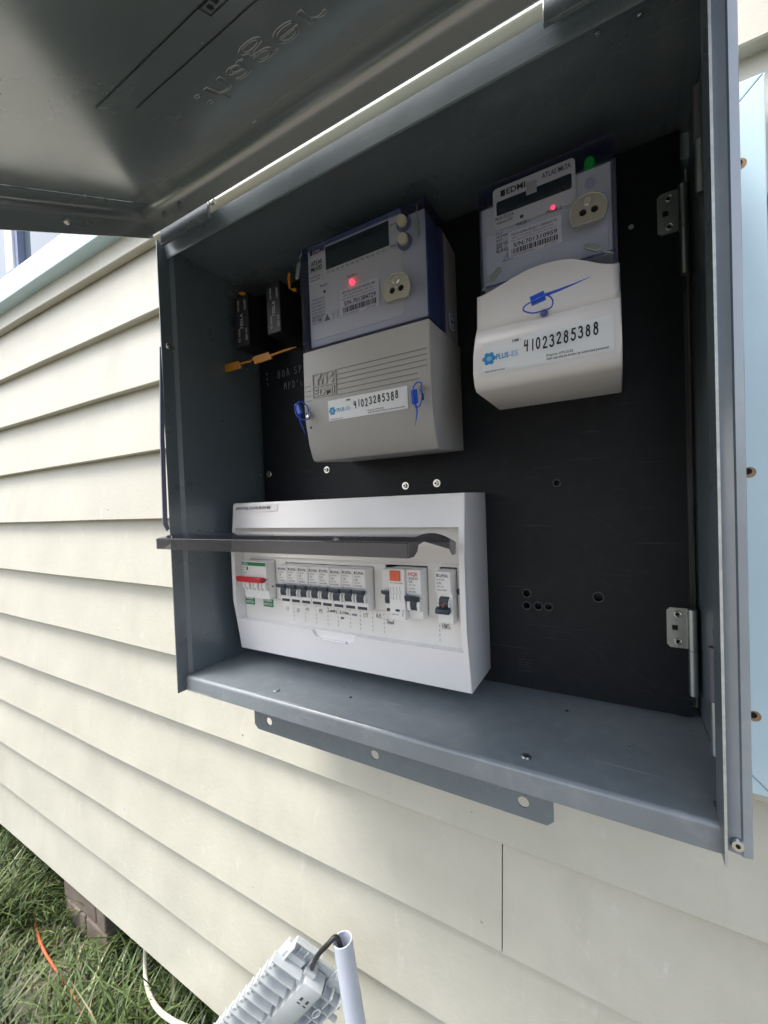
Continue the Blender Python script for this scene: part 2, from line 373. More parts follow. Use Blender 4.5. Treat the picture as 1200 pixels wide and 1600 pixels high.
# ================================================================== THE PLACE
YW = .03            # front face of the lower edge of each weatherboard
ZG = -1.0           # lawn level
# ---- ground
g = MB(); g.box(-60, 60, -60, 60, ZG-.3, ZG); o = g.build('ground', soil); o['kind'] = 'structure'
# ---- weatherboard wall: each board is a piece of its own
wall = thing('weatherboard_wall', 'cream painted weatherboard house wall behind the open meter box', 'wall', (-1.5, .08, -.845))
EXP = .1503; z_low = -.8345
XL, XR = -5.2, 3.0
NAILX = (-1.46, -1.01, -.56, -.11, .345, .79); nail_m = mat('filled_nail', (.36, .35, .29), .6, var=.2, vscale=90)
def board(x0, x1, k):
    z0 = z_low + k*EXP; jz = random.uniform(-.0012, .0012); jy = random.uniform(-.0008, .0008)
    y_bot = YW + jy
    prof = [(y_bot, z0+jz), (y_bot+.0015, z0+jz-.0015), (y_bot+.0195, z0+jz-.0005), (y_bot+.0395, z0+EXP+.02), (y_bot+.0235, z0+EXP+.02)]
    n = max(4, int((x1-x0)/.07)); m = MB(); vs = []; fs = []; ph = random.uniform(0, 6.28); ph2 = random.uniform(0, 6.28); tw = random.uniform(-.0006, .0006)
    for i in range(n+1):
        x = x0+(x1-x0)*i/n
        wy = .0007*math.sin(x*3.1+ph)+.0004*math.sin(x*9.7+ph2); wz = .0007*math.sin(x*2.3+ph2)+.0003*math.sin(x*11+ph)+tw*x
        vs += [(x, p[0]+wy*(1 if j < 3 else .3), p[1]+(wz if j < 3 else 0)) for j, p in enumerate(prof)]
    q = len(prof)
    for i in range(n): fs += [(i*q+j, i*q+(j+1) % q, (i+1)*q+(j+1) % q, (i+1)*q+j) for j in range(q)]
    fs += [tuple(range(q)), tuple(range(n*q, n*q+q))[::-1]]
    m._f(vs, fs); ob = m.build('board', board_m, wall, smooth=25)
    for xn in NAILX:
        xx = xn+random.uniform(-.012, .012)
        if x0+.02 < xx < x1-.02 and -.75 < z0 < .9:
            zz = z0+.024+random.uniform(-.004, .004); yy = y_bot+.0235*(zz-z0)/(EXP+.02)
            b = MB(); b.cyl((xx, yy+.0002, zz), (0, -1, .14), .0021, .0005, 12, .0016); b.build('nail_head', nail_m, ob)
    return ob
WIN = (-2.1, -.33, .933)          # window opening x0 x1 sill top
for k in range(0, 17):
    z0 = z_low+k*EXP
    if z0 > .9:                   # boards beside and above the window
        board(XL, -2.25, k); board(-.2, XR, k)
    elif k == 3:                  # butt joint below the box
        board(XL, .3795, k); board(.3812, XR, k)
    elif k == 4: board(XL, .92, k); board(.9215, XR, k)
    elif k == 6: board(XL, -1.9, k); board(-1.898, XR, k)
    else: board(XL, XR, k)
b = MB(); b.box(XL, XR, .078, .16, z_low+.01, 1.9); b.build('wall_frame', timber, wall)
# ---- unseen floor slab and back wall, added to keep the crawl space dark
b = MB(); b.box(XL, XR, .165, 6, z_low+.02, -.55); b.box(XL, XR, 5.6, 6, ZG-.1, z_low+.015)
o = b.build('subfloor_light_block', timber); o['kind'] = 'structure'
# ---- brick pier under the wall
pier = thing('brick_pier', 'small old red brick pier under the house wall beside the grass', 'pier', (-.84, .14, ZG))
b = MB(); b.box(-.955, -.725, .056, .22, ZG-.02, z_low-.004); b.build('mortar_core', mortar_m, pier)
for r_ in range(2):
    z = ZG-.012+r_*.086
    for i, (xa, xb) in enumerate([(-.962, -.842), (-.834, -.720)] if r_ == 0 else [(-.962, -.775), (-.767, -.720)]):
        m = MB(); m.box(xa, xb, .046+random.uniform(0, .005), .11, z, z+.078, .005); m.build('brick', pier_m, pier)
# ---- window top left
win = thing('house_window', 'white framed window with pale blue sill above the weatherboards at left', 'window', (-1.2, .03, .867))
b = MB(); b.box(-2.25, -.2, .004, .06, .867, .931, .002); b.build('sill', blue_m, win)
b = MB(); b.box(-2.2, -.25, .020, .06, .9312, .955, .002); b.build('frame_rail', win_white, win)
for xa in (-2.2, -1.035, -.30): 
    b = MB(); b.box(xa, xa+.05, .018, .06, .9553, 2.0, .002); b.build('mullion', win_white, win)
b = MB(); b.box(-.985, -.965, .024, .05, .9553, 2.0); b.build('sash_edge', mat('blue_grey_seal', (.20, .24, .36), .5), win)
for xa, xb in ((-2.15, -1.036), (-.964, -.301)):
    b = MB(); b.box(xa, xb, .040, .044, .9553, 2.0); b.build('pane', glass_m, win)
b = MB(); b.box(-2.25, -.2, .055, .074, .9, 2.05); b.build('curtain', curtain, win)
b = MB(); b.box(-2.25, -.2, .010, .06, 2.0, 2.09); b.build('head', blue_m, win)

# ---- pale blue mitred timber frame behind the box
fr = thing('blue_timber_frame', 'pale blue mitred timber frame standing out behind the right side of the box', 'frame', (.60, .03, -.07))
FZ0, FZ1, FX1 = -.0705, .6195, .6585
b = MB(); b.prism([(.607, FZ0+.052), (FX1, FZ0), (FX1, FZ1), (.607, FZ1-.052)], .012, .031, 'y', .0012); rail = b.build('side_board', blue_m, fr)
b = MB(); b.prism([(.02, FZ1), (FX1-.0008, FZ1), (.6062, FZ1-.0524), (.02, FZ1-.0524)], .012, .031, 'y', .0012); b.build('top_board', blue_m, fr)
b = MB(); b.prism([(.34, FZ0), (FX1-.0008, FZ0), (.6062, FZ0+.0524), (.34, FZ0+.0524)], .0135, .031, 'y', .0012); b.build('bottom_board', blue_m, fr)
for (px, py) in ((1156, 256), (1171, 738), (1179, 1119)):
    q = P(px, py, .012)
    m = MB(); m.cyl((q.x, .0122, q.z), (0, -1, 0), .0052, .0004, 18); h_ = m.build('nail_hole', wood_plug, rail)
    m = MB(); m.cyl((q.x-.001, .0117, q.z+.001), (0, -1, 0), .003, .0004, 14); m.build('hole_bottom', dark_hole, rail)

# ================================================================== METER BOX
W, H = .6, .5912
box = thing('meter_box', 'charcoal steel meter box with its door swung up, fixed to the weatherboards', 'meter box', (.3, .03, -.0213))
T = .0014
ZB, ZT = -.0213, .5990
b = MB(); b.sheet([(0, .0295), (0, -.146), (-.0035, -.151), (-.0035, -.1675)], ZB, ZT, -T); left_side = b.build('side_panel', steel, box)
b = MB(); b.sheet([(.6, .0295), (.6, -.128), (.588, -.142), (.588, -.1675)], ZB, ZT, T); right_side = b.build('side_panel', steel, box)
b = MB(); b.box(.5879, .5895, -.1682, -.16755, ZB, ZT); b.build('raw_edge', raw, right_side)
b = MB(); b.box(-.0049, -.0035, -.1680, -.16755, ZB, ZT); b.build('raw_edge', steel, left_side)
# outer return flange on the right
b = MB(); b.sheet([(.5905, -.155), (.5985, -.157), (.5995, -.1585), (.6045, -.1575), (.6055, -.154), (.6055, .029)], -.0175, ZT+.004, T); fl = b.build('return_flange', mat('glare_toned_steel', (.20, .25, .30), .28, ior=2.6, var=.15, vscale=40, dust=.30, bump=.03, bscale=300), box, smooth=30)  # paler than the box steel: glare is put into the base colour
q = P(1147, 1327, -.158)
b = MB(); b.cyl((.5965, -.1575, -.0105), (0, -1, 0), .0042, .0016, 20, .0034); rv = b.build('rivet', screw_m, fl, smooth=40)
b = MB(); b.cyl((.5965, -.1592, -.0105), (0, -1, 0), .0014, .0002, 12); b.build('rivet_bore', dark_hole, rv)
def rnd_lip(y_back, zt, y_front, zlow, r, t):
    """(y,z) path: sheet that bends down at the front"""
    pts = [(y_back, zt)]
    for i in range(7):
        a = math.radians(90+90*i/6); pts.append((y_front+r+r*math.cos(a), zt-r+r*math.sin(a)))
    pts.append((y_front, zlow)); return pts
# shelf (floor of the box)
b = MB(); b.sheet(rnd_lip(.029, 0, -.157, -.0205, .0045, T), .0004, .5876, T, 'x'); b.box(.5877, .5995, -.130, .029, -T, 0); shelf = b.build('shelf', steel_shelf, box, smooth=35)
# top with its hanging lip
b = MB(); b.sheet([(.029, H+.001), (-.1555, H+.001)], .0004, .5876, -T, 'x'); b.box(.5877, .5995, -.130, .029, H+.001, H+.001+T); top = b.build('top_panel', steel, box)
b = MB(); b.sheet([(-.1548, .5778), (-.1555, .5795), (-.1590, .5998)], .0005, .5875, T, 'x'); b.build('front_lip', steel, top)
b = MB(); b.box(-.0034, .6040, -.1540, .0290, ZT+.0006, ZT+.0018); b.build('top_light_block', steel, top)  # hidden plate added to block light leaking in over the side panels
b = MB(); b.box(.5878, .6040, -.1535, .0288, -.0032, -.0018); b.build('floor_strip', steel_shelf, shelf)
b = MB(); b.box(.002, .598, .0275, .0290, .001, H); b.build('back_panel', steel, box)
# drop-down mounting strip under the shelf
o1 = P(398, 1112, -.118); o2 = P(865, 1258, -.118); zlo = P(630, 1205, -.118).z
mh = [P(421, 1127, -.118), P(586, 1180, -.118), P(818, 1252, -.118)]
zc = sum(p.z for p in mh)/3
plate('mounting_strip', [(o1.x, -.0006), (o1.x, -.066), (o1.x+.006, -.0715), (o2.x-.006, -.0715), (o2.x, -.066), (o2.x, -.0006)],
      [circ(p.x, zc, .0052, 18) for p in mh], -.1186, -.1174, steel, box)
# screws in the shelf
for (px, py) in ((822, 1183), (432, 1079)):
    q = Pz(px, py, 0); b = MB(); b.cyl((q.x, q.y, .0003), (0, 0, 1), .0044, .0012, 18, .0032); b.build('screw', zinc if px > 500 else steel_shelf, shelf, smooth=40)
for (px, py) in ((886, 1111), (548, 1090)):
    q = Pz(px, py, 0); b = MB(); b.cyl((q.x, q.y, .0003), (0, 0, 1), .0017, .0003, 10); b.build('small_hole', dark_hole, shelf)
# rivets along the top and on the left side
for (px, py) in ((331, 361), (356, 347), (1000, 24), (934, 52)):
    q = Pz(px, py, H); b = MB(); b.cyl((q.x, q.y, H-.0002), (0, 0, -1), .0022, .0012, 12, .0014); b.build('rivet', zinc, top, smooth=40)
d = ray(263, 541); q = CAM + d*((-.0035-CAM.x)/d.x)
b = MB(); b.cyl((-.0034, q.y, q.z), (1, 0, 0), .0042, .0014, 18, .0032); b.cyl((-.002, q.y, q.z), (1, 0, 0), .0018, .0008, 12); b.build('rivet', screw_m, left_side, smooth=40)
# stay arm hanging on the left outside
arm = []
b = MB(); b.prism([(-.1590, .462), (-.1640, .464), (-.1685, .455), (-.1740, .330), (-.1760, .214), (-.1710, .2035), (-.1670, .207), (-.1700, .216), (-.1680, .335), (-.1620, .452)], -.0080, -.0062, 'x', .0004); b.build('stay_arm', mat('blue_grey_steel', (.17, .18, .26), .35, var=.1), box)

# ---- meter panel with drilled holes
HO = [(870, 755, .0042), (823, 927, .0052), (823, 946, .0050), (841, 947, .0052), (857, 948, .0048), (935, 933, .0058)]
holes = [(P(px, py, 0), r*.82) for px, py, r in HO]
mp = plate('meter_panel', [(.006, .0015), (.5915, .0015), (.5915, .5885), (.006, .5885)], [circ(p.x, p.z, r, 18) for p, r in holes], 0, .010, panel_m, box)
for p, r in holes:
    b = MB(); b.tube([(x, -.0001, z) for x, z in circ(p.x, p.z, r*1.12, 20)], .00055, 5, closed=True); b.build('hole_rim', mat('worn_hole_rim', (.10, .10, .11), .6) if 'worn_hole_rim' not in MATS else MATS['worn_hole_rim'], mp)
def pan_screw(px, py, r=.0052):
    q = P(px, py, -.002)
    b = MB(); b.cyl((q.x, -.0001, q.z), (0, -1, 0), r, .0012, 20); b.cyl((q.x, -.0013, q.z), (0, -1, 0), r*.66, .0035, 16, r*.5)
    s_ = b.build('screw', screw_m, mp, smooth=40)
    b = MB(); b.box(q.x-.0006, q.x+.0006, -.0050, -.00482, q.z-.0017, q.z+.0017); b.box(q.x-.0017, q.x-.00061, -.0050, -.00482, q.z-.0006, q.z+.0006); b.box(q.x+.00061, q.x+.0017, -.0050, -.00482, q.z-.0006, q.z+.0006)
    b.build('cross_slot', dark_hole, s_)
for s_ in ((420, 741), (510, 734), (633, 759), (682, 755)): pan_screw(*s_)
b = MB(); q = P(408, 743, -.001); b.cyl((q.x, -.0001, q.z), (0, -1, 0), .0016, .003, 10); b.build('screw', screw_m, mp)
b = MB(); q = P(986, 355, -.001); b.cyl((q.x, -.0001, q.z), (0, -1, 0), .0026, .0016, 12); b.build('screw', zinc, mp)
# chalk note and scratches
t = TXT(); q = P(434, 587, 0); write(t, '80A SP', q.x, q.z-.004, -.0003, .0115, .0011); q2 = P(444, 601, 0); write(t, "MPD's", q2.x, q2.z-.008, -.0003, .0105, .0011); 
for k in range(3):
    q = P(416.5+k*.8, 583+k*8, 0); t.bar(q.x, q.x+.0012, q.z-.004, q.z, -.0003)
t.build('chalk_note', chalk, mp)
t = TXT()
for i, (px, py, ln) in enumerate(((810, 1029, .016), (810, 1033, .015), (810, 1037, .012), (810, 1041, .013), (810, 1046, .016))):
    q = P(px, py, 0); t.bar(q.x, q.x+ln, q.z-.0003, q.z+.0003, -.0003)
for i in range(14):
    x, z = random.uniform(.40, .58), random.uniform(.02, .24); L = random.uniform(.006, .03); a = random.choice((-.85, -.8, .1))
    t.ribbon([(x, z), (x+L, z+L*a)], -.0003, .00025)
t.build('scratch_marks', mat('scratch', (.035, .037, .042), .7), mp)
# lift-off hinges of the panel, on its right edge
def panel_hinge(zc, lit):
    x0, x1 = .5715, .5905
    hz = plate('panel_hinge', [(x0+.003, zc-.0205), (x1, zc-.0205), (x1, zc+.0205), (x0+.003, zc+.0205), (x0, zc+.0175), (x0, zc-.0175)],
        [circ(x0+.0095, zc+.0140, .0017, 12), circ(x0+.0095, zc-.0140, .0017, 12), [(x0+.0045, zc-.0026), (x0+.0095, zc-.0026), (x0+.0095, zc+.0026), (x0+.0045, zc+.0026)]],
        -.0022, -.0004, zinc, box)
    for s_ in (1, -1):
        b = MB(); b.tube([(x, -.0026, z) for x, z in circ(x0+.0095, zc+s_*.0140, .0028, 16)], .0009, 6, closed=True); b.build('rivet_ring', screw_m, hz, smooth=60)
    b = MB(); b.cyl((.5925, -.0055, zc-.0205), (0, 0, 1), .0042, .041, 16); b.build('knuckle', zinc, hz, smooth=40)
    b = MB(); b.cyl((.5925, -.0055, zc-.0660), (0, 0, 1), .0042, .0450, 16); b.build('pin_barrel', zinc, hz, smooth=40)
    return hz
panel_hinge(.0925, 1); panel_hinge(.5105, 0)
def side_hinge(px0, py0, px1, py1):
    yy = -.062; a = CAM + ray(px0, py0)*((.5945-CAM.x)/ray(px0, py0).x); c = CAM + ray(px1, py1)*((.5945-CAM.x)/ray(px1, py1).x)
    yy = (a.y+c.y)/2; zm = (a.z+c.z)/2
    b = MB(); b.cyl((.5955, yy, c.z), (0, 0, 1), .0042, (a.z-c.z)*.5-.0004, 16); h1 = b.build('side_hinge', zinc, box, smooth=40)
    b = MB(); b.cyl((.5955, yy, zm), (0, 0, 1), .0044, (a.z-c.z)*.5, 16); b.box(.5975, .5995, yy+.0005, yy+.018, zm+.0005, a.z-.001); b.build('barrel', mat('painted_barrel', (.12, .125, .145), .35) if 'painted_barrel' not in MATS else MATS['painted_barrel'], h1, smooth=40)
side_hinge(1115, 1012, 1118, 1178); side_hinge(1089, 140, 1094, 300)

# ---- door, swung up and leaning down over the viewer
TH = math.radians(25.4); DD = Vector((0, -math.cos(TH), -math.sin(TH))); DN = Vector((0, -math.sin(TH), math.cos(TH)))
D0 = Vector((0, -.171, .598)); DL, DX0, DX1, FLD = .60, -.004, .604, .030
def dx(v): return D0 + Vector((v.x, 0, 0)) + DD*v.y + DN*v.z       # (x, s, n)
def dpt(px, py, n=FLD):
    p0 = D0+DN*n; v = ray(px, py); q = CAM+v*((p0-CAM).dot(DN)/v.dot(DN)); r = q-p0; return r.x, r.dot(DD)
b = MB(dx)
b.box(DX0+.0262, DX1-.0262, .0302, DL-.0302, FLD, FLD+.0014)
door = b.build('door', steel_door, box)
def flange_s(name, x, sgn):
    r = .012; pts = [(x+sgn*.026, FLD)]
    for i in range(7):
        a = math.radians(90*i/6); pts.append((x+sgn*(r-r*math.sin(a)), FLD-r+r*math.cos(a)))
    pts.append((x, 0))
    m = MB(lambda v: dx(Vector((v.x, v.y, v.z))))
    prof = [(p[0], p[1]) for p in pts]
    m.sheet(prof, .0006, DL-.0006, T*sgn, 'y')
    return m.build(name, steel_door, door, smooth=40)
flange_s('door_flange', DX0, 1); flange_s('door_flange', DX1, -1)
def flange_h(s0, sgn, low, name='door_flange'):
    r = .014; F2 = FLD+.0007; pts = [(s0+sgn*.0315, F2)]
    for i in range(7):
        a = math.radians(90*i/6); pts.append((s0+sgn*(r-r*math.sin(a)), F2-r+r*math.cos(a)))
    pts.append((s0, low))
    m = MB(dx); m.sheet(pts, DX0+.0003, DX1-.0003, T*sgn, 'x'); return m.build(name, steel_door, door, smooth=40)
hf = flange_h(.0, 1, .0042); flange_h(DL, -1, 0)
# corner block and hinges of the door
for xa, xb in ((DX0+.001, .106), (.478, DX1-.001)):
    b = MB(); b.box(xa+.012, xb, -.1706, -.1660, .5860, .6165, .0008); hg = b.build('door_hinge', steel, door)
for (px, py) in ((264, 333), (288, 318)):
    x, s_ = dpt(px, py, .018); b = MB(dx); b.cyl((x, .0016, .016 if px < 280 else .016), (0, 1, 0), .0036, .002, 14, .0024); b.build('rivet', steel, hf, smooth=40)
x, s_ = dpt(340, 318, .004)
for k in range(2):
    b = MB(); b.box(.107+k*.0055, .1082+k*.0055, -.1712, -.1701, .6005, .6115); b.build('hinge_pin_end', screw_m, hf)
b = MB(); b.cyl((.1105, -.1685, .6025), (1, 0, 0), .0028, .006, 12); b.build('hinge_pin', zinc, hf, smooth=40)
# knob on the left flange
b = MB(dx); b.cyl((DX0+.001, .108, .012), (1, 0, 0), .0045, .003, 14, .003); b.cyl((DX0+.004, .108, .012), (1, 0, 0), .002, .002, 10); b.build('rivet', screw_m, door, smooth=40)
# scribed lines and the embossed maker's name (upside down seen from inside)
t = TXT()
for (a, c) in (((150, 169), (357, -6)), ((214, 168), (428, -8))):
    xa, sa = dpt(*a); xc, sc = dpt(*c)
    t.bar(xa, xc, 0, .0011, 0, xf=lambda v, sa=sa: D0+Vector((v.x, 0, 0))+DD*(sa+v.z)+DN*(FLD-.0005))
xa, sa = dpt(322, 20); 
for (u0, u1, v0, v1) in ((0, .018, 0, .001), (0, .018, .010, .011), (0, .001, .0011, .0099), (.017, .018, .0011, .0099), (.004, .007, .003, .008), (.010, .013, .004, .009)):
    t.bar(xa+u0, xa+u1, v0, v1, 0, xf=lambda v, sa=sa: D0+Vector((v.x, 0, 0))+DD*(sa-.004+v.z)+DN*(FLD-.0006))
t.build('scribed_line', ink, door)
cu = bpy.data.curves.new('t', 'FONT'); cu.body = ':hager'; cu.size = 1; cu.offset = -.01; cu.resolution_u = 6; cu.fill_mode = 'NONE'; cu.bevel_depth = .010; cu.bevel_resolution = 1
me = curve_mesh('embossed_logo', cu)
xs = [v.co.x for v in me.vertices]; xa, sa = dpt(300, 152); xc, sc = dpt(512, 12)
x_l, sb_ = dpt(345, 168); x_u, st_ = dpt(375, 92)
kx = (xc-xa)/(max(xs)-min(xs)); ks = abs(st_-sb_)/.74
s_base = max(st_, sb_)
for v in me.vertices: v.co = D0 + Vector((xa+(v.co.x-min(xs))*kx, 0, 0)) + DD*(s_base - v.co.y*ks) + DN*(FLD-.0001+v.co.z*kx)
me.shade_smooth(); link('embossed_logo', me, steel_door, door)

# ================================================================== LARGE METER
MX0, MX1 = .1855, .3605
big = thing('electricity_meter', 'large grey meter with clear blue top cover and lit red lamp, left of two', 'electricity meter', (.273, 0, .293))
b = MB(); b.prism([(0, .545), (-.050, .552), (-.050, .4275), (0, .4275)], MX0+.003, MX1-.003, 'x', .001); b.build('base', grey_pl, big)
# terminal cover (y,z) outline
tp = [(-.0002, .4265), (-.0985, .4265), (-.1000, .4250), (-.1003, .36), (-.0990, .335), (-.0955, .310), (-.0895, .2925), (-.0865, .2890), (-.0800, .2885), (-.0002, .2945)]
b = MB(); b.prism(tp, MX0, MX1, 'x', .002, 3); tc = b.build('terminal_cover', grey_pl, big, smooth=35)
# face under the clear cover
b = MB(); b.box(MX0+.0055, MX1-.0055, -.0890, -.0505, .4345, .5505, .001); face = b.build('face', face_m, big)
b = MB()
b.box(MX0, MX1, -.1000, -.0985, .4275, .5560, .0006)
cov = b.build('clear_cover', clear_blue, big)
b = MB()
for (a0, a1, c0, c1) in ((MX0, MX0+.0016, .4276, .5559), (MX1-.0016, MX1, .4276, .5559)): b.box(a0, a1, -.0984, -.0500, c0, c1)
b.box(MX0+.0017, MX1-.0017, -.0984, -.0500, .5544, .5559); b.box(MX0+.0017, MX1-.0017, -.0984, -.0500, .4276, .4291)
b.build('cover_side', clear_edge, cov)
YF = -.0892
x0, x1, z0, z1 = RECT((508, 385), (607, 347), (609, 388), (510, 418), YF)
b = MB(); b.box(x0, x1, YF-.0009, YF, z0, z1, .0003); b.build('display', lcd_m, big)
lx0, lx1, lz0, lz1 = RECT((480, 392), (620, 342), (622, 440), (482, 527), YF)
# raised centre panel
b = MB(); b.prism(rrect(x0-.028, x1+.016, .4425, z1+.008, .003), YF-.0004, YF+.0004, 'y'); b.build('face_plate', plate_m, big)
YT = YF-.0010
t = TXT()
q = P(484, 401, YT); t.bar(q.x, q.x+.0045, q.z, q.z+.0062, YT); t.add('EDMI', q.x+.006, YT, q.z+.0004, .0058, .0175, .02)
q = P(486, 417, YT); t.add('ATLAS', q.x, YT, q.z, .0056, .0175, .02); q = P(486, 426, YT); t.add('Mk10D', q.x, YT, q.z, .0056, .0180, .02)
q = P(543, 434.5, YT); t.add('PULSE 2', q.x, YT, q.z, .0026, .0135); q = P(500, 449, YT); t.add('PULSE 1', q.x, YT, q.z, .0026, .0125)
q = P(507, 455.5, YT); t.poly(circ(q.x, q.z, .0019, 12), YT)
for i in range(12):
    t.add('%02d' % (i+1), x0+.002+i*(x1-x0-.004)/12, YT, z0-.005, .0022, .0034)
q = P(608, 353, YT); t.add('Scroll', q.x+.001, YT, q.z-.001, .0024, .0085); q = P(609, 387, YT); t.add('Reset', q.x+.001, YT, q.z, .0024, .0080)
t.build('printed_text', ink, big)
t = TXT(); q = P(487, 470, YT)
for i in range(7): t.add(('TRI 4DW 3X10', 'KVAR 00A0 15', 'KWH 240V 10', 'CL05 50HZ 01', 'KVAH 10A0 21', 'NB 0005 0023', 'IND 12-34')[i], q.x, YT, q.z-.002-i*.0042, .0026, .0205 if i < 6 else .014)
q = P(489, 508, YT)
for (a, c, e) in ((0, .005, .008), (.0085, .0155, .0075)):
    for r4 in ((a, a+.0006, 0, e), (c-.0006, c, 0, e), (a+.0006, c-.0006, 0, .0006), (a+.0006, c-.0006, e-.0006, e)): t.bar(q.x+r4[0], q.x+r4[1], q.z+r4[2], q.z+r4[3], YT)
t.bar(q.x+.0105, q.x+.0135, q.z+.0022, q.z+.0052, YT)
t.poly([(q.x+.0185, q.z), (q.x+.0275, q.z), (q.x+.023, q.z+.0085)], YT)
t.ribbon([(q.x+.033, q.z), (q.x+.033, q.z+.004), (q.x+.030, q.z+.008)], YT, .0006); t.ribbon([(q.x+.033, q.z+.004), (q.x+.036, q.z+.008)], YT, .0006); t.ribbon([(q.x+.0395, q.z), (q.x+.0395, q.z+.009)], YT, .0007)
t.build('symbol_print', ink_grey, big)
# rating label
def rating(parent, r4, y, sn, top, prefix='S/N:'):
    x0, x1, z0, z1 = r4; wd, ht = x1-x0, z1-z0
    b = MB(); b.box(x0, x1, y-.0004, y, z0, z1); lb = b.build('rating_label', paper, parent); yy = y-.0006
    t = TXT(); t.add(top, x0+wd*.06, yy, z0+ht*.83, ht*.09, wd*.86, .015)
    t.add('230V 10(100)A 50Hz 0.01-100', x0+wd*.07, yy, z0+ht*.715, ht*.06, wd*.78, 0); t.add('Pulse 1000imp/kWh Class 1 Connected meter 01', x0+wd*.06, yy, z0+ht*.61, ht*.055, wd*.84, 0)
    t.add(prefix+sn, x0+wd*.10, yy, z0+ht*.385, ht*.165, wd*.82, .015)
    cx = x0+wd*.06; rnd = random.Random(int(sn))
    while cx < x0+wd*.93:
        ww = rnd.choice((.011, .018, .026))*wd; t.bar(cx, cx+ww, z0+ht*.13, z0+ht*.33, yy); cx += ww+rnd.choice((.010, .014, .02))*wd
    t.add('MADE IN INDONESIA', x0+wd*.05, yy, z0+ht*.035, ht*.055, wd*.45, 0); t.add('JAN 2024', x0+wd*.68, yy, z0+ht*.035, ht*.055, wd*.22, 0)
    t.build('rating_text', ink, lb); return lb
rating(big, RECT((531, 453), (592, 434), (593, 477), (533, 497), YT), YT+.0002, '701384729', '1013-1B-113-21-2Y1-001031-402', 'S/N ')
x0, x1, z0, z1 = RECT((483, 432), (503, 425), (503, 439), (484, 445), YT)
b = MB(); b.box(x0, x1, YT-.0004, YT+.0002, z0, z1); s_ = b.build('small_label', paper, big)
t = TXT(); t.add('PLUS ES ETA', x0+.002, YT-.0006, z0+(z1-z0)*.58, .0028, (x1-x0)*.82); t.add('Industrial 50W', x0+.002, YT-.0006, z0+(z1-z0)*.2, .0026, (x1-x0)*.78); t.build('label_text', ink, s_)
# buttons
for (px, py) in ((631, 349), (632.5, 377)):
    q = P(px, py, -.098)
    b = MB(); b.cyl((q.x+.001, -.0990, q.z-.002), (0, -1, 0), .0088, .0026, 22); b.build('button_collar', clear_edge, big, smooth=40)
    b = MB(); b.cyl((q.x, -.0990, q.z), (0, -1, 0), .0060, .0065, 20, .0054); b.build('button', beige, big, smooth=40)
# optical port
def port(parent, cx, cz, r, y):
    out = [(cx+r*math.cos(a), cz+r*math.sin(a)) for a in [math.radians(-42+i*(264/24)) for i in range(25)]]
    holes = [circ(cx-r*.28, cz-r*.02, r*.2, 14), circ(cx+r*.34, cz-r*.02, r*.2, 14)]
    b = MB(); b.prism([(cx+(p[0]-cx)*.985, cz+(p[1]-cz)*.985) for p in out], y-.0028, y, 'y'); pb = b.build('port_block', nickel, parent)
    pp = plate('optical_port', out, holes, y-.0052, y-.0029, nickel, parent)
    for hc in (-.28, .34):
        b = MB(); b.cyl((cx+r*hc, y-.0030, cz-r*.02), (0, -1, 0), r*.2, .0003, 14); b.build('port_window', dark_hole, pp)
    b = MB(); b.cyl((cx, y-.0052, cz+r*.55), (0, -1, 0), r*.25, .0012, 16, r*.2); b.build('port_screw', screw_m, pp, smooth=40)
    b = MB(); b.tube([(p[0], y-.0050, p[1]) for p in out], .0007, 6, closed=True); b.build('port_rim', screw_m, pp, smooth=60)
q = P(620.5, 453, -.103); port(big, q.x, q.z, .0172, -.1001)
q = P(550, 440.5, YT); b = MB(); b.cyl((q.x, YT, q.z), (0, -1, 0), .0032, .0022, 16, .0024); b.build('red_lamp', led_red, big, smooth=40)
# round sticker on the right flank
def ellip(n=24):
    return [(-.030+.0105*math.cos(2*math.pi*i/n), .447+.0105*math.sin(2*math.pi*i/n)) for i in range(n)]
b = MB(); b.prism(ellip(), MX1+.0002, MX1+.0006, 'x'); rs = b.build('round_sticker', mat('pale_sticker', (.6, .66, .78), .4), big)
b = MB(); b.tube([(MX1+.0007, -.030+.0078*math.cos(a), .447+.0078*math.sin(a)) for a in [2*math.pi*i/20 for i in range(20)]], .0006, 4, closed=True); b.box(MX1+.00065, MX1+.0009, -.0335, -.0265, .4455, .4485); b.build('sticker_print', mat('navy_print', (.03, .04, .16), .5), rs)
# grooves and moulded logo on the terminal cover
YC = -.1005
def cover_y(z):
    for (a, c) in zip(tp[2:8], tp[3:9]):
        if c[1] <= z <= a[1]: return a[0]+(c[0]-a[0])*(z-a[1])/(c[1]-a[1])
    return tp[2][0]
gx0 = P(529, 600, -.1).x; gx1 = P(668, 560, -.1).x
for i, (pa, pb) in enumerate((((526, 577), (667, 544)), ((527, 585), (667, 553)), ((527, 592.5), (667, 562)), ((527, 600), (668, 571)), ((527, 608), (653, 584)), ((527, 616), (654, 593)))):
    a, c = P(*pa, -.1), P(*pb, -.1); zz = (a.z+c.z)/2
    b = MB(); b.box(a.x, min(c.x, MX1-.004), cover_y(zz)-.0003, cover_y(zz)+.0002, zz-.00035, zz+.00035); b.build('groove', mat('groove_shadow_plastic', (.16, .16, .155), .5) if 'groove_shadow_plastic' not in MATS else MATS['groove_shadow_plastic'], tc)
    if i < 4:
        zz -= .0105*0; b = MB(); b.box(MX0+.0015, P(487, 600, -.1).x-.001, cover_y(zz-.013)-.0003, cover_y(zz-.013)+.0002, zz-.0135, zz-.0128); b.build('groove', MATS['groove_shadow_plastic'], tc)
x0, x1, z0, z1 = RECT((487, 586), (524, 577), (526, 615), (490, 624), -.101)
yc = cover_y((z0+z1)/2)-.0001
b = MB(); zs = z0+(z1-z0)*.45
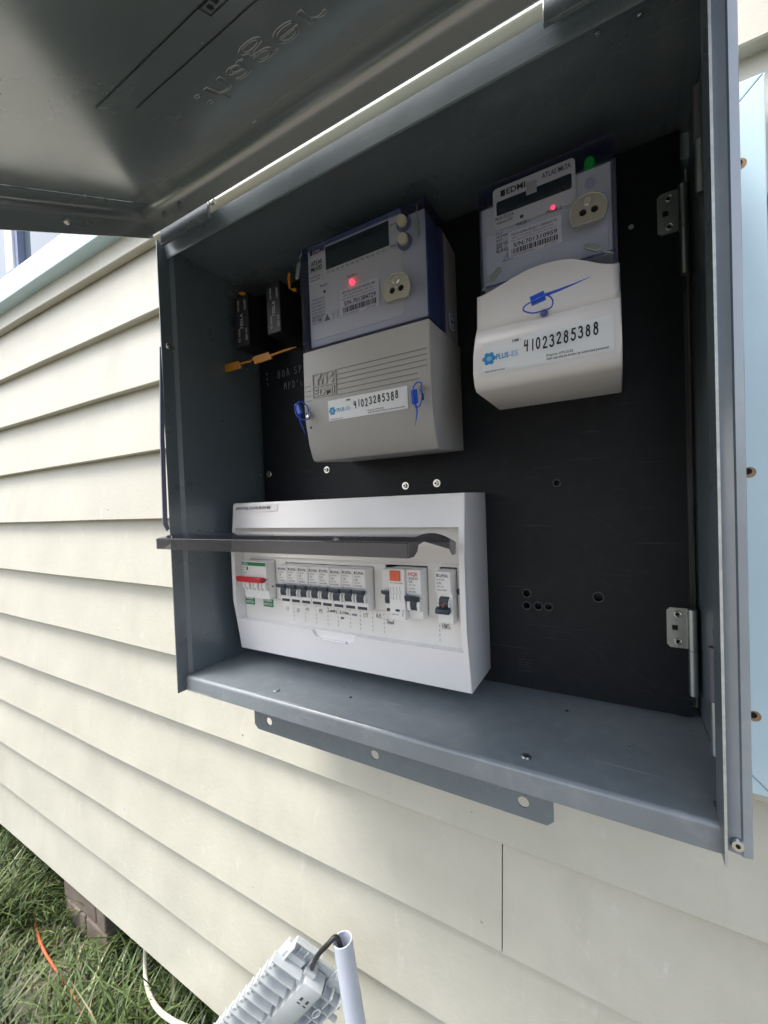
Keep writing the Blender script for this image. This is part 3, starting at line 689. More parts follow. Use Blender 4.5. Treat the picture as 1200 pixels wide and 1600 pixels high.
for (a0, a1, c0, c1) in ((x0, x1, z1-.001, z1), (x0, x1, z0, z0+.001), (x0, x0+.001, z0+.001, z1-.001), (x1-.001, x1, z0+.001, z1-.001), (x0+.001, x1-.001, zs, zs+.001)): b.box(a0, a1, yc-.0011, yc, c0, c1)
for (fx, top_) in ((.18, .95), (.36, .95)):
    xx = x0+(x1-x0)*fx; b.tube([(xx+.007, yc-.0004, z1-.002), (xx+.001, yc-.0004, zs+.006)], .0014, 6); b.cyl((xx+.0005, yc, zs+.0045), (0, -1, 0), .0022, .0012, 12)
b.box(x0+(x1-x0)*.50, x0+(x1-x0)*.62, yc-.0010, yc, zs+.002, z1-.002)
b.tube([(x1-.004, yc-.0004, z1-.003), (x1-.0105, yc-.0004, zs+.007)], .0014, 6); b.cyl((x1-.0065, yc, zs+.0055), (0, -1, 0), .003, .0012, 14)
lg = b.build('moulded_logo', grey_pl, tc)
me = text_pts('EDMI', .02, 0, .03); xs = [v.co.x for v in me.vertices]
for v in me.vertices: v.co = Vector((x0+.003+(v.co.x-min(xs))*((x1-x0-.006)/(max(xs)-min(xs))), yc-.0006-v.co.z*.02, z0+.0025+v.co.y*(zs-z0-.004)/.73))
link('moulded_text', me, grey_pl, lg)
# number sticker
def nmi_sticker(parent, r4, yf, hand, sz, xf=None):
    x0, x1, z0, z1 = r4; wd, ht = x1-x0, z1-z0
    ident = xf or (lambda v: v)
    n = 26; bm = MB()
    bm.xf = ident
    for i in range(n):
        za, zb = z0+ht*i/n, z0+ht*(i+1)/n
        bm._f([(x0, yf(za), za), (x1, yf(za), za), (x1, yf(zb), zb), (x0, yf(zb), zb)], [(0, 1, 2, 3)])
    st = bm.build('number_sticker', sticker, parent)
    def on(v): return Vector((v.x, yf(v.z)-.00022, v.z))
    t = TXT(); t.add('NMI :', x0+wd*.25, 0, z0+ht*.83, ht*.10, wd*.07, .012)
    t.add('Property of PLUS-ES.', x0+wd*.52, 0, z0+ht*.18, ht*.075, wd*.20, .006); t.add('Seals may only be broken by authorised personnel', x0+wd*.52, 0, z0+ht*.08, ht*.075, wd*.44, .006)
    t.add('https://pluses.com.au/', x0+wd*.02, 0, z0+ht*.05, ht*.06, wd*.17, .004)
    for v in t.bm.verts: v.co = on(v.co)
    t.build('small_print', ink, st)
    t = TXT(); t.add('PLUS', x0+wd*.115, 0, z0+ht*.40, ht*.17, wd*.105, .025)
    cx, cz = x0+wd*.055, z0+ht*.47
    for k in range(6):
        a = 2*math.pi*k/6; t.poly([(cx+ht*.135*math.cos(a)+ht*.075*math.cos(2*math.pi*j/12), cz+ht*.135*math.sin(a)+ht*.075*math.sin(2*math.pi*j/12)) for j in range(12)], 0)
    for v in t.bm.verts: v.co = on(v.co)
    t.build('logo_print', cyan_ink, st)
    t = TXT(); t.add('-ES', x0+wd*.223, 0, z0+ht*.40, ht*.17, wd*.075, .012); t.poly(circ(cx, cz, ht*.075, 16), -.0001)
    for v in t.bm.verts: v.co = on(v.co)+Vector((0, -.0001, 0))
    t.build('logo_tail_print', cyan_pale, st)
    t = TXT(); write(t, hand, x0+wd*.345, z0+ht*.44, 0, sz, sz*.165, .03, .86, .10)
    xs = [v.co.x for v in t.bm.verts]; a, c = min(xs), max(xs)
    for v in t.bm.verts: v.co = on(Vector((x0+wd*.345+(v.co.x-a)*(wd*.55)/(c-a), 0, v.co.z)))
    t.build('handwritten_number', marker, st); return st
r4 = RECT((513, 632), (636, 597), (638, 637), (514, 659), -.100)
nmi_sticker(big, r4, lambda z: cover_y(z)-.0005, '41023285388', (r4[3]-r4[2])*.34)
# screw slots with captive screws
def slot(parent, x, z0, z1, zs, yf, nm='screw_slot'):
    b = MB(); b.box(x-.0012, x+.0012, yf(z0)-.0004, yf(z0)+.001, z0, z1); b.build(nm, dark_hole, parent)
    b = MB(); b.cyl((x, yf(zs)+.001, zs), (0, -1, 0), .0036, .0060, 16, .0030); sc = b.build('captive_screw', screw_m, parent, smooth=40)
    return Vector((x, yf(zs)-.0052, zs))
qa = P(484, 649, -.100); s1 = slot(tc, qa.x, P(487, 670, -.098).z, P(481, 621, -.1).z, qa.z, cover_y)
qb = P(659, 607, -.101); s2 = slot(tc, qb.x, P(659, 625, -.1).z, P(656, 581, -.1).z, qb.z, cover_y)
# wire seals on the clear cover
def wire_seal(parent, a, c, y):
    a, c = P(*a, y), P(*c, y); d = (c-a)
    pts = [a + d*(i/8) + Vector((math.sin(i*2.2)*.0012, -.0012, 0)) for i in range(9)]
    b = MB(); b.tube(pts[:6], .0007, 5); sw = b.build('seal_wire', zinc, parent)
    e = d.normalized(); n = Vector((e.z, 0, -e.x))
    b = MB(); b.prism([(p.x, p.z) for p in (a+d*.45+n*.0018, a+d*.5+n*.0026, a+d*.95+n*.0022, c+n*.0010, c-n*.0010, a+d*.95-n*.0022, a+d*.5-n*.0026, a+d*.45-n*.0018)], y-.0036, y-.0012, 'y', .0005); b.build('lead_seal', zinc, sw)
wire_seal(big, (472, 391), (466, 438), -.1003); wire_seal(big, (651, 320), (654, 371), -.1003)

# ================================================================== SMALL METER
SX0, SX1 = .4065, .5370
sm = thing('electricity_meter', 'small white single phase meter with green lamp and clear blue cover, right of two', 'electricity meter', (.472, 0, .342))
sp_ = [(-.0002, .452), (-.050, .452), (-.0600, .448), (-.0625, .438), (-.0660, .428), (-.0735, .418), (-.0830, .408), (-.0910, .398), (-.0955, .388), (-.0985, .376), (-.1005, .358), (-.1000, .3490), (-.0975, .3440), (-.0920, .3405), (-.0002, .3395)]
def sm_y(z):
    for (a, c) in zip(sp_[2:13], sp_[3:14]):
        if c[1] <= z <= a[1]: return a[0]+(c[0]-a[0])*(z-a[1])/(c[1]-a[1])
    return sp_[2][0]
b = MB(); b.prism(sp_, SX0, SX1, 'x', .0018, 3); tcs = b.build('terminal_cover', pale_pl, sm, smooth=40)
# arched tongue of the terminal cover that rises in front of the clear cover
YA = -.0800
arch_px = [(752, 462), (770, 452), (800, 434), (825, 420), (850, 411), (875, 405), (893, 403), (915, 406), (940, 411), (966, 411)]
ar = [P(px, py, YA) for px, py in arch_px]
def arch_z(x):
    for a, c in zip(ar, ar[1:]):
        if a.x <= x <= c.x: return a.z+(c.z-a.z)*(x-a.x)/(c.x-a.x)
    return ar[0].z if x < ar[0].x else ar[-1].z
nx = 24; bm = MB(); vs = []; fs = []
for i in range(nx+1):
    x = SX0+.0012+(SX1-SX0-.0024)*i/nx; zt = max(.4285, arch_z(x))
    for (k, (yy, fz)) in enumerate(((sm_y(.404)+.0004, .404), (-.0850, .4110), (-.0822, None), (-.0785, None))):
        z = fz if fz else (zt if k == 3 else zt-.0018)
        vs.append((x, yy, z))
for i in range(nx):
    for k in range(3): fs.append((i*4+k, (i+1)*4+k, (i+1)*4+k+1, i*4+k+1))
bm._f(vs, fs); tng = bm.build('arched_tongue', pale_pl, tcs, smooth=40)
md = tng.modifiers.new('solid', 'SOLIDIFY'); md.thickness = .0015
b = MB(); b.box(SX0+.001, SX1-.001, -.045, -.0002, .4525, .556, .001); b.build('base', grey_pl, sm)
b = MB(); b.box(SX0-.0020, SX0+.0008, -.050, -.030, .520, .541, .001); b.build('side_tab', grey_pl, sm)
YS = -.0700
b = MB(); b.box(SX0+.005, SX1-.005, YS, -.0455, .4535, .5365, .001); fs_ = b.build('face', face_m, sm)
cz0, cz1 = .4300, .5555
cx0, cx1 = SX0+.004, SX1-.0015
b = MB(); b.box(cx0, cx1, -.0772, -.0760, cz0, cz1, .0005); cv = b.build('clear_cover', clear_blue, sm)
b = MB(); b.box(cx0, cx0+.0015, -.0759, -.040, cz0+.024, cz1); b.box(cx1-.0015, cx1, -.0759, -.040, cz0+.024, cz1); b.box(cx0+.0016, cx1-.0016, -.0759, -.040, cz1-.0015, cz1)
b.box(cx0+.002, cx1-.002, -.0757, -.0735, cz0+.022, cz0+.0235)
b.build('cover_side', clear_edge, cv)
b = MB(); b.box(.5095, .5265, -.0765, -.060, cz1+.0003, cz1+.0065, .001); b.build('cover_tab', clear_edge, cv)
YP = YS-.0014
x0, x1, z0, z1 = RECT((770, 303), (897, 257), (902, 330), (772, 358), YP)
dx0, dx1, dz0, dz1 = RECT((775, 313), (893, 273), (894, 299), (776, 335), YP)
plate('face_plate', rrect(x0, x1, dz0-.014, dz1+.013, .004), [rrect(dx0, dx1, dz0, dz1, .002)], YP-.0006, YP+.0006, plate_m, sm)
b = MB(); b.box(dx0-.001, dx1+.001, YP+.0007, YP+.0014, dz0-.001, dz1+.001); ld = b.build('display', lcd_m, sm)
t = TXT(); t.add('100', dx1-.015, YP+.0005, dz0+.003, .010, .011, 0); t.add('TOT', dx0+.003, YP+.0005, dz0+.003, .004, .008, 0); t.build('display_digits', seg_m, ld)['kind'] = 'stuff'
xm = dx0+(dx1-dx0)*.49
b = MB(); b.box(xm-.005, xm+.005, YP-.0016, YP-.0007, dz1-.006, dz1+.006, .0006); b.build('sensor_block', mat('sensor_plastic', (.45, .45, .42), .4), sm)
b = MB(); b.box(cx0+.0045, SX1-.0085, YS-.0010, YS, .4545, dz0-.016, .0004); b.build('lower_face', mat('meter_face_white', (.60, .62, .66), .4), sm)
YQ = YP-.0008
t = TXT(); q = P(780, 308, YQ); t.bar(x0+.008, x0+.0125, dz1+.003, dz1+.0092, YQ); t.add('EDMI', x0+.0138, YQ, dz1+.0034, .0060, .0185, .02)
t.add('ATLAS Mk7A', xm+.010, YQ, dz1+.0046, .0052, x1-xm-.0135, .016)
q = P(817, 350, YQ); t.add('PULSE 1', P(807, 350, YQ).x, YQ, q.z, .0030, .0125, .014); t.add('PULSE 2', P(854, 332, YQ).x, YQ, P(854, 334, YQ).z, .0030, .0135, .014)
q = P(815, 338, YQ); t.poly(circ(q.x, q.z, .0018, 12), YQ)
q = P(772, 347, YQ); t.add('PLUS ES ETA', q.x+.0015, YQ, q.z, .0034, .0185, .014); t.add('Industrial 60W', q.x+.003, YQ, q.z-.0042, .0030, .0160, .010)
t.build('printed_text', ink, sm)
t = TXT(); q = P(775, 368, YS-.0013)
for i in range(6): t.add(('CL1', 'A344', '60', '50HZ', '100A', 'IND')[i], q.x, YS-.0013, q.z-i*.0036, .0023, .006+.006*(i % 2))
q = P(777, 396, YS-.0013)
for a, c in ((0, .005), (.008, .0155)):
    e = .0075
    for r4 in ((a, a+.0006, 0, e), (c-.0006, c, 0, e), (a+.0006, c-.0006, 0, .0006), (a+.0006, c-.0006, e-.0006, e)): t.bar(q.x+r4[0], q.x+r4[1], q.z+r4[2], q.z+r4[3], YS-.0013)
t.ribbon([(q.x+.006, q.z-.010), (q.x+.0155, q.z-.010), (q.x+.0108, q.z-.002), (q.x+.006, q.z-.010)], YS-.0013, .0006); t.ribbon([(q.x+.0108, q.z-.0085), (q.x+.0108, q.z-.005)], YS-.0013, .001)
t.build('symbol_print', ink_grey, sm)
rating(sm, RECT((794, 363), (877, 337), (878, 379), (795, 404), YS-.0012), YS-.0012, '701310959', '7A13-A344-20-J211-7D02-6110')
q = P(864, 324.5, YQ); b = MB(); b.cyl((q.x, YQ, q.z), (0, -1, 0), .0019, .0012, 12); b.build('red_lamp', led_red2, sm, smooth=40)
q = P(921, 257, YS); b = MB(); b.cyl((q.x, YS+.002, q.z), (0, -1, 0), .0050, .0065, 18, .0040); b.build('green_lamp', led_grn, sm, smooth=50)
q = P(922, 286, YS); b = MB(); b.cyl((q.x, YS-.0003, q.z), (0, -1, 0), .0052, .003, 18, .0035); b.build('sensor_dome', clear_blue, sm, smooth=60)
q = P(919, 330, -.0815); port(sm, q.x, q.z, .0155, -.0773)
wire_seal(sm, (958, 397), (913, 386), -.0774); wire_seal(sm, (754, 455), (783, 420), -.0774)
r4 = RECT((752, 527), (959, 493), (961, 549), (753, 582), -.1035)
nmi_sticker(sm, (r4[0], r4[1], max(r4[2], .3535), min(r4[3], .3895)), lambda z: sm_y(z)-.0004, '41023285388', (r4[3]-r4[2])*.33)
q = P(849, 487, -.092); zc_ = q.z; yy = sm_y(zc_)
pts = [P(818, 494, -.092), P(888, 479, -.092)]
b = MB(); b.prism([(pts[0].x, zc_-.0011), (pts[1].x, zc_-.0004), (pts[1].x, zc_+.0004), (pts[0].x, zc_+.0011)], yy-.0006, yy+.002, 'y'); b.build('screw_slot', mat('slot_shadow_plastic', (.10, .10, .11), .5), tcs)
b = MB(); b.tube([(q.x+.034*math.cos(a), sm_y(zc_+.004*math.sin(a))-.0002, zc_+.0045*math.sin(a)) for a in [2*math.pi*i/32 for i in range(32)]], .0006, 5, closed=True); b.build('slot_recess_rim', pale_pl, tcs, smooth=60)
b = MB(); b.cyl((q.x, yy+.001, zc_), (0, -1, 0), .0042, .0055, 16, .0036); b.build('captive_screw', screw_m, tcs, smooth=40)
s3 = Vector((q.x, yy-.0045, zc_))

# ---- blue pull-tight seals (each a thing of its own)
def blue_seal(label, loop_px, body_px, tail_px, y, wbody=.0033):
    root = thing('security_seal', label, 'seal', P(*loop_px[0], y), 'blue seals on the meters')
    lp = [P(px, py, y) for px, py in loop_px]
    # smooth the loop
    sm_ = []
    n = len(lp)
    for i in range(n):
        p0, p1, p2, p3 = lp[(i-1) % n], lp[i], lp[(i+1) % n], lp[(i+2) % n]
        for k in range(5):
            u = k/5; sm_.append(.5*((2*p1)+(p2-p0)*u+(2*p0-5*p1+4*p2-p3)*u*u+(3*p1-p0-3*p2+p3)*u**3))
    b = MB(); b.tube([v+Vector((0, -.002-.006*math.sin(math.pi*i/len(sm_)), 0)) for i, v in enumerate(sm_)], .0007, 6, closed=True); b.build('loop', seal_bl, root, smooth=60)
    a, c = P(*body_px[0], y), P(*body_px[1], y); e = (c-a).normalized(); n_ = Vector((e.z, 0, -e.x))*wbody
    b = MB(); b.prism([(p.x, p.z) for p in (a+n_, c+n_, c-n_, a-n_)], y-.0075, y-.0035, 'y', .0007); b.build('lock_body', seal_bl, root)
    tl = [P(px, py, y)+Vector((0, -.0055, 0)) for px, py in tail_px]; m = len(tl)
    b = MB(); b.tube(tl, [.0015-(.0013*i/(m-1)) for i in range(m)], 6); b.build('tail', seal_bl, root, smooth=60)
    return root
blue_seal('blue plastic seal hanging at the lower left of the large grey meter', [(484, 649), (487, 655), (478, 657), (470, 650), (468, 636), (475, 629), (484, 636)], [(468, 632), (474, 648)], [(472, 648), (474, 660), (478, 670), (482, 680)], -.1045)
blue_seal('blue plastic seal hanging at the right of the large grey meter number sticker', [(659, 607), (662, 620), (660, 635), (655, 637), (651, 625), (650, 610), (655, 600), (661, 600)], [(650, 611), (652, 632)], [(652, 632), (655, 643), (654, 655), (652, 667)], -.1045)
blue_seal('blue plastic seal looped through the screw on the white meter cover', [(849, 487), (833, 492), (820, 489), (824, 482), (840, 474), (857, 467), (865, 474), (862, 483)], [(831, 475), (853, 465)], [(853, 465), (875, 457), (900, 447), (923, 437)], -.1040, .0040)

# ================================================================== FUSES AND ORANGE SEALS
def fuse(x0, x1, z0, z1, label):
    f = thing('fuse_holder', label, 'fuse', ((x0+x1)/2, 0, z0), 'black fuse holders')
    yf = -.062
    b = MB(); b.box(x0, x1, yf, -.0003, z0, z1, .0015); body = b.build('body', black_pl, f)
    b = MB(); b.box(x0-.0012, x0-.0001, yf+.004, -.004, z0+.004, z1-.004, .0004)
    for k in range(3): b.box(x0-.0022, x0-.0012, yf+.006+k*.016, yf+.016+k*.016, z0+.007, z1-.007, .0003)
    b.build('ribbed_side', fuse_side, f)
    b = MB(); b.box(x0+.004, x1-.004, -.058, -.012, z1+.0002, z1+.005, .001); b.build('carrier_tab', black_pl, f)
    t = TXT(); hh = z1-z0; xc = (x0+x1)/2; ww = x1-x0
    t.add('TESLA', xc+ww*.13, yf-.0004, z0+hh*.34, ww*.20, hh*.30, .012, .25, math.pi/2)
    t.add('IEC 60269', xc-ww*.10, yf-.0004, z0+hh*.10, ww*.13, hh*.26, .01, 0, math.pi/2); t.add('500V AC', xc+ww*.40, yf-.0004, z0+hh*.10, ww*.13, hh*.24, .01, 0, math.pi/2)
    t.add('HRC/BS88', xc-ww*.10, yf-.0004, z0+hh*.70, ww*.13, hh*.22, .01, 0, math.pi/2); t.add('100AMP', xc+ww*.36, yf-.0004, z0+hh*.70, ww*.13, hh*.20, .01, 0, math.pi/2)
    t.build('printed_text', mat('fuse_print', (.5, .5, .5), .6) if 'fuse_print' not in MATS else MATS['fuse_print'], f); return f
xa, xb = P(366, 500, -.062).x, P(388, 500, -.062).x; za, zb = P(377, 542, -.062).z, P(377, 462, -.062).z
fuse(xa, xb, za, zb, 'lower black fuse holder nearest the left side of the box')
xa, xb = P(416, 480, -.062).x, P(438, 480, -.062).x; za, zb = P(427, 521, -.062).z, P(427, 443, -.062).z
fuse(xa, xb, za, zb, 'higher black fuse holder between the first fuse and the large meter')
def otag(label, poly_px, y, strap=None):
    r = thing('security_seal', label, 'seal', P(*poly_px[0], y), 'orange seals by the fuses')
    b = MB(); pts = [P(px, py, y) for px, py in poly_px]; b.prism([(p.x, p.z) for p in pts], y-.0012, y+.0012, 'y'); b.build('flag', tag_or, r)
    if strap:
        b = MB(); sp = [P(px, py, y) for px, py in strap]; b.tube(sp, [.0016]*(len(sp)-1)+[.0006], 6); b.build('strap', tag_or, r, smooth=60)
    return r
YO = -.066
otag('orange plastic seal flag furthest left, below the lower fuse', [(349, 571), (373, 564.5), (376, 567), (376, 571), (378, 575), (353, 582)], YO, [(375, 569), (384, 566), (390, 565), (395, 562)])
otag('orange plastic seal flag with long strap pointing at the large meter', [(395, 560), (399, 557), (420, 550.5), (422, 554), (425, 559), (424, 561), (399, 569)], YO, [(422, 556), (430, 553), (438, 550), (450, 546), (463, 542)])
otag('small orange seal tag sticking out left of the lower fuse', [(340, 457), (351, 457.5), (352, 460), (349, 462), (350, 468), (339, 466)], -.058)
otag('orange seal tip on top of the lower fuse', [(373, 457), (381, 456.5), (386, 460), (385, 462), (375, 461)], -.060)
otag('thin orange seal tip beside the left edge of the large meter', [(450, 434), (452, 425), (454, 428), (454, 450), (456, 452), (463, 450), (463, 456), (458, 455), (452, 451)], -.058)

# ================================================================== SWITCHBOARD
BX0, BX1 = .0205, .3865
sb = thing('switchboard_enclosure', 'white plastic switchboard with smoked flip-up window standing over the shelf', 'switchboard', (.2, 0, .0165))
f_out = [(-.0790, .2390), (-.0815, .2370), (-.0885, .1660), (-.0885, .0920), (-.0770, .0165), (-.0745, .0155)]
# shell: top bar, bottom bar, two cheeks, recessed front plate
RX0, RX1, RZ0, RZ1 = .0275, .3800, .0640, .2020
def fy(z):
    for a, c in zip(f_out, f_out[1:]):
        if c[1] <= z <= a[1]: return a[0]+(c[0]-a[0])*(z-a[1])/(c[1]-a[1])
    return f_out[-1][0]
b = MB(); b.prism([(-.0003, .2400), (-.0785, .2392), (-.0812, .2368), (-.0885, .1660), (-.0885, .0920), (-.0772, .0175), (-.0745, .0157), (-.0003, .0170)], BX0, BX1, 'x', .0016, 3)
shell = b.build('shell', white_pl, sb)
notch = P(519, 1001, -.086)
def cutter(m):
    c = m.build('cutter', None); md = shell.modifiers.new('cut', 'BOOLEAN'); md.operation = 'DIFFERENCE'; md.solver = 'EXACT'; md.object = c
    dg = bpy.context.evaluated_depsgraph_get(); dg.update(); me = bpy.data.meshes.new_from_object(shell.evaluated_get(dg)); shell.modifiers.clear(); shell.data = me
    bpy.data.objects.remove(c)
cutter(MB().box(RX0, RX1, -.2, -.0125, RZ0, RZ1))
cutter(MB().prism([(notch.x-.036, RZ0+.002), (notch.x-.031, .0570), (notch.x-.020, .0515), (notch.x+.020, .0515), (notch.x+.031, .0570), (notch.x+.036, RZ0+.002)], -.2, -.0795, 'y'))
cutter(MB().prism([(-.2, RZ0-.0035), (-.2, RZ0+.002), (-.0800, RZ0+.002), (-.0860, RZ0-.0012)], RX0-.001, RX1+.001, 'x'))
shell.data.shade_smooth(); shell.data.set_sharp_from_angle(angle=math.radians(35))
bot = shell
b = MB(); b.box(notch.x-.019, notch.x+.019, -.0838, -.0796, .0517, .0540, .0006); b.build('finger_ledge', white_pl, bot)
# escutcheon with cut-outs for the breakers
YE = -.0715
BZ0, BZ1 = .0985, .1505
def cut(x0, x1, up=.0012): return [(x0, BZ0), (x1, BZ0), (x1, BZ1+up), (x0, BZ1+up)]
YB = -.0900
mx0 = P(377, 880, YB).x; mx1 = P(415, 880, YB).x
kx0 = P(433.5, 884, YB).x; kx1 = P(571, 892, YB).x; bw = (kx1-kx0)/8
rx0 = P(597, 905, YB+.006).x; rx1 = P(609, 905, YB).x; rx2 = P(633, 905, YB-.002).x; rx3 = P(657, 905, YB).x
hx0 = P(680, 905, YB).x; hx1 = P(704, 905, YB).x
cuts = [cut(mx0-.001, mx1+.001, .004), cut(kx0-.001, kx1+.001), cut(rx0-.001, rx3+.001, .0050), cut(hx0-.001, hx1+.001, .0050)]
esc = plate('escutcheon', [(RX0, RZ0), (RX1, RZ0), (RX1, RZ1), (RX0, RZ1)], cuts, YE, YE+.002, white_in, sb)
# raised breaker bay strips between groups
for xa, xb in ((mx1+.0015, kx0-.0015), (kx1+.0015, rx0-.0015), (rx3+.0015, hx0-.0015)):
    b = MB(); b.box(xa, xb, YE-.0010, YE-.0001, BZ0, BZ1+.0055, .0004); b.build('bay_strip', white_in, esc)
b = MB(); b.box(RX0+.006, RX1-.006, YE-.0012, YE-.0001, BZ1+.0080, BZ1+.0092, .0003); b.box(RX0+.006, RX1-.006, YE-.0010, YE-.0001, BZ0-.0030, BZ0-.0018, .0003); b.build('moulded_rib', white_in, esc)
# backing inside the enclosure
b = MB(); b.box(RX0, RX1, -.012, -.010, RZ0, RZ1); b.build('inner_back', mat('dark_grey_inside', (.05, .05, .05), .8), sb)
q = P(714, 924, YE); b = MB(); b.cyl((RX1-.0056, YE-.0002, q.z), (0, -1, 0), .0040, .0003, 16); b.build('screw_hole', mat('shadow_grey', (.12, .12, .13), .7), esc)
# notes under the breakers
YN = YE-.0004
t = TXT()
def nz(px, py): return P(px, py, YN)
for word, px, py, h in (('L1', 448, 951, .0048), ('L2', 464, 954, .0048), ('P1', 479, 953, .0055), ('P2', 499, 955, .0055), ('Laundry', 513, 954, .0050), ('Kitchen', 531, 957, .0050), ('pwr', 533, 965, .0045), ('oven', 550, 960, .0050), ('C/T', 568, 962, .0052), ('A/C', 588, 963, .0058), ('Shed', 604, 972, .0062), ('HWS', 691, 979, .0068)):
    q = nz(px, py); write(t, word, q.x, q.z-h*.3, YN, h*.9, .00055, 0, .56, .08)
t.build('handwritten_note', mat('note_ink', (.10, .10, .13), .6), esc)
t = TXT()
for px, py in ((459, 949), (477, 951), (494, 953), (512, 955), (528, 957), (547, 960), (563, 963), (582, 962), (600, 966), (687, 982)):
    q = nz(px, py); z = BZ0-.0045
    for k in range(5): t.bar(q.x-.0003, q.x+.0003, z-k*.0055-.0028, z-k*.0055, YN)
t.build('dashed_line', pencil, esc)
# title label along the top left of the cover
x0, x1, z0, z1 = RECT((364, 785), (433, 783), (432, 796), (363, 797), -.0835)
sl_ = lambda z: fy(z)-.0004
x0 = BX0+.0015; z0, z1 = .2258, .2362
bm = MB(); bm._f([(x0, sl_(z0), z0), (x1, sl_(z0), z0), (x1, sl_(z1), z1), (x0, sl_(z1), z1)], [(0, 1, 2, 3)]); lb = bm.build('title_label', paper, sb)
t = TXT(); t.add('EARTH STAKE LOCATED BELOW MSB', x0+.007, 0, z0+(z1-z0)*.33, .0042, (x1-x0)*.78, .016)
for v in t.bm.verts: v.co.y = sl_(v.co.z)-.0003
t.build('title_text', ink, lb)
# green MAIN SWITCH labels
for px0, px1, py0, py1 in ((384, 398, 929, 943), (412, 427, 933, 947)):
    a, c = nz(px0, (py0+py1)/2), nz(px1, (py0+py1)/2); zt, zb = nz(px0, py0).z, nz(px0, py1).z
    b = MB(); b.box(a.x, c.x, YN-.0003, YN, zb, zt); gl_ = b.build('switch_label', green_pl, esc)
    t = TXT(); hh = zt-zb; t.add('MAIN', a.x+.0012, YN-.0005, zb+hh*.56, hh*.30, (c.x-a.x)*.78, .015); t.add('SWITCH', a.x+.0010, YN-.0005, zb+hh*.14, hh*.30, (c.x-a.x)*.85, .015); t.build('label_text', paper, gl_)
# ---- smoked lid
lid = None
LY0, LY1 = -.0890, -.2020
lp = []
def lidz(y):
    u = (y-LY0)/(LY1-LY0); return .1835 + .0205*math.sin(math.pi*min(1, u*1.02)*.62+.10) - .0055*u
prof = [(LY0+(LY1-LY0)*i/14, lidz(LY0+(LY1-LY0)*i/14)) for i in range(15)]
ye, ze = prof[-1]
b = MB(); b.sheet(prof, .0232, .3765, -.0016, 'x'); lid = b.build('smoked_lid', smoke, sb, smooth=40)
b = MB(); b.box(.0232, .3765, ye-.0018, ye-.0001, ze-.0125, ze+.0005, .0004); b.build('lid_lip', smoke, lid)
for xa in (.0215, .3767):
    side = [(y, z+.0004) for y, z in prof] + [(ye-.0016, ze), (ye-.0016, ze-.0122), (ye+.008, ze-.0122), (ye+.015, ze-.0085), (ye+.018, ze-.0030), (ye+.030, ze-.0012), (LY0-.018, lidz(LY0)-.0050), (LY0-.010, lidz(LY0)-.0120), (LY0-.003, lidz(LY0)-.0120)]
    b = MB(); b.prism(side, xa, xa+.0014, 'x'); b.build('lid_end', smoke, lid)
b = MB(); b.tube([(.0225, ye-.0019, ze+.0006), (.3775, ye-.0019, ze+.0006)], .0006, 5); b.build('lid_rim', smoke_edge, lid)

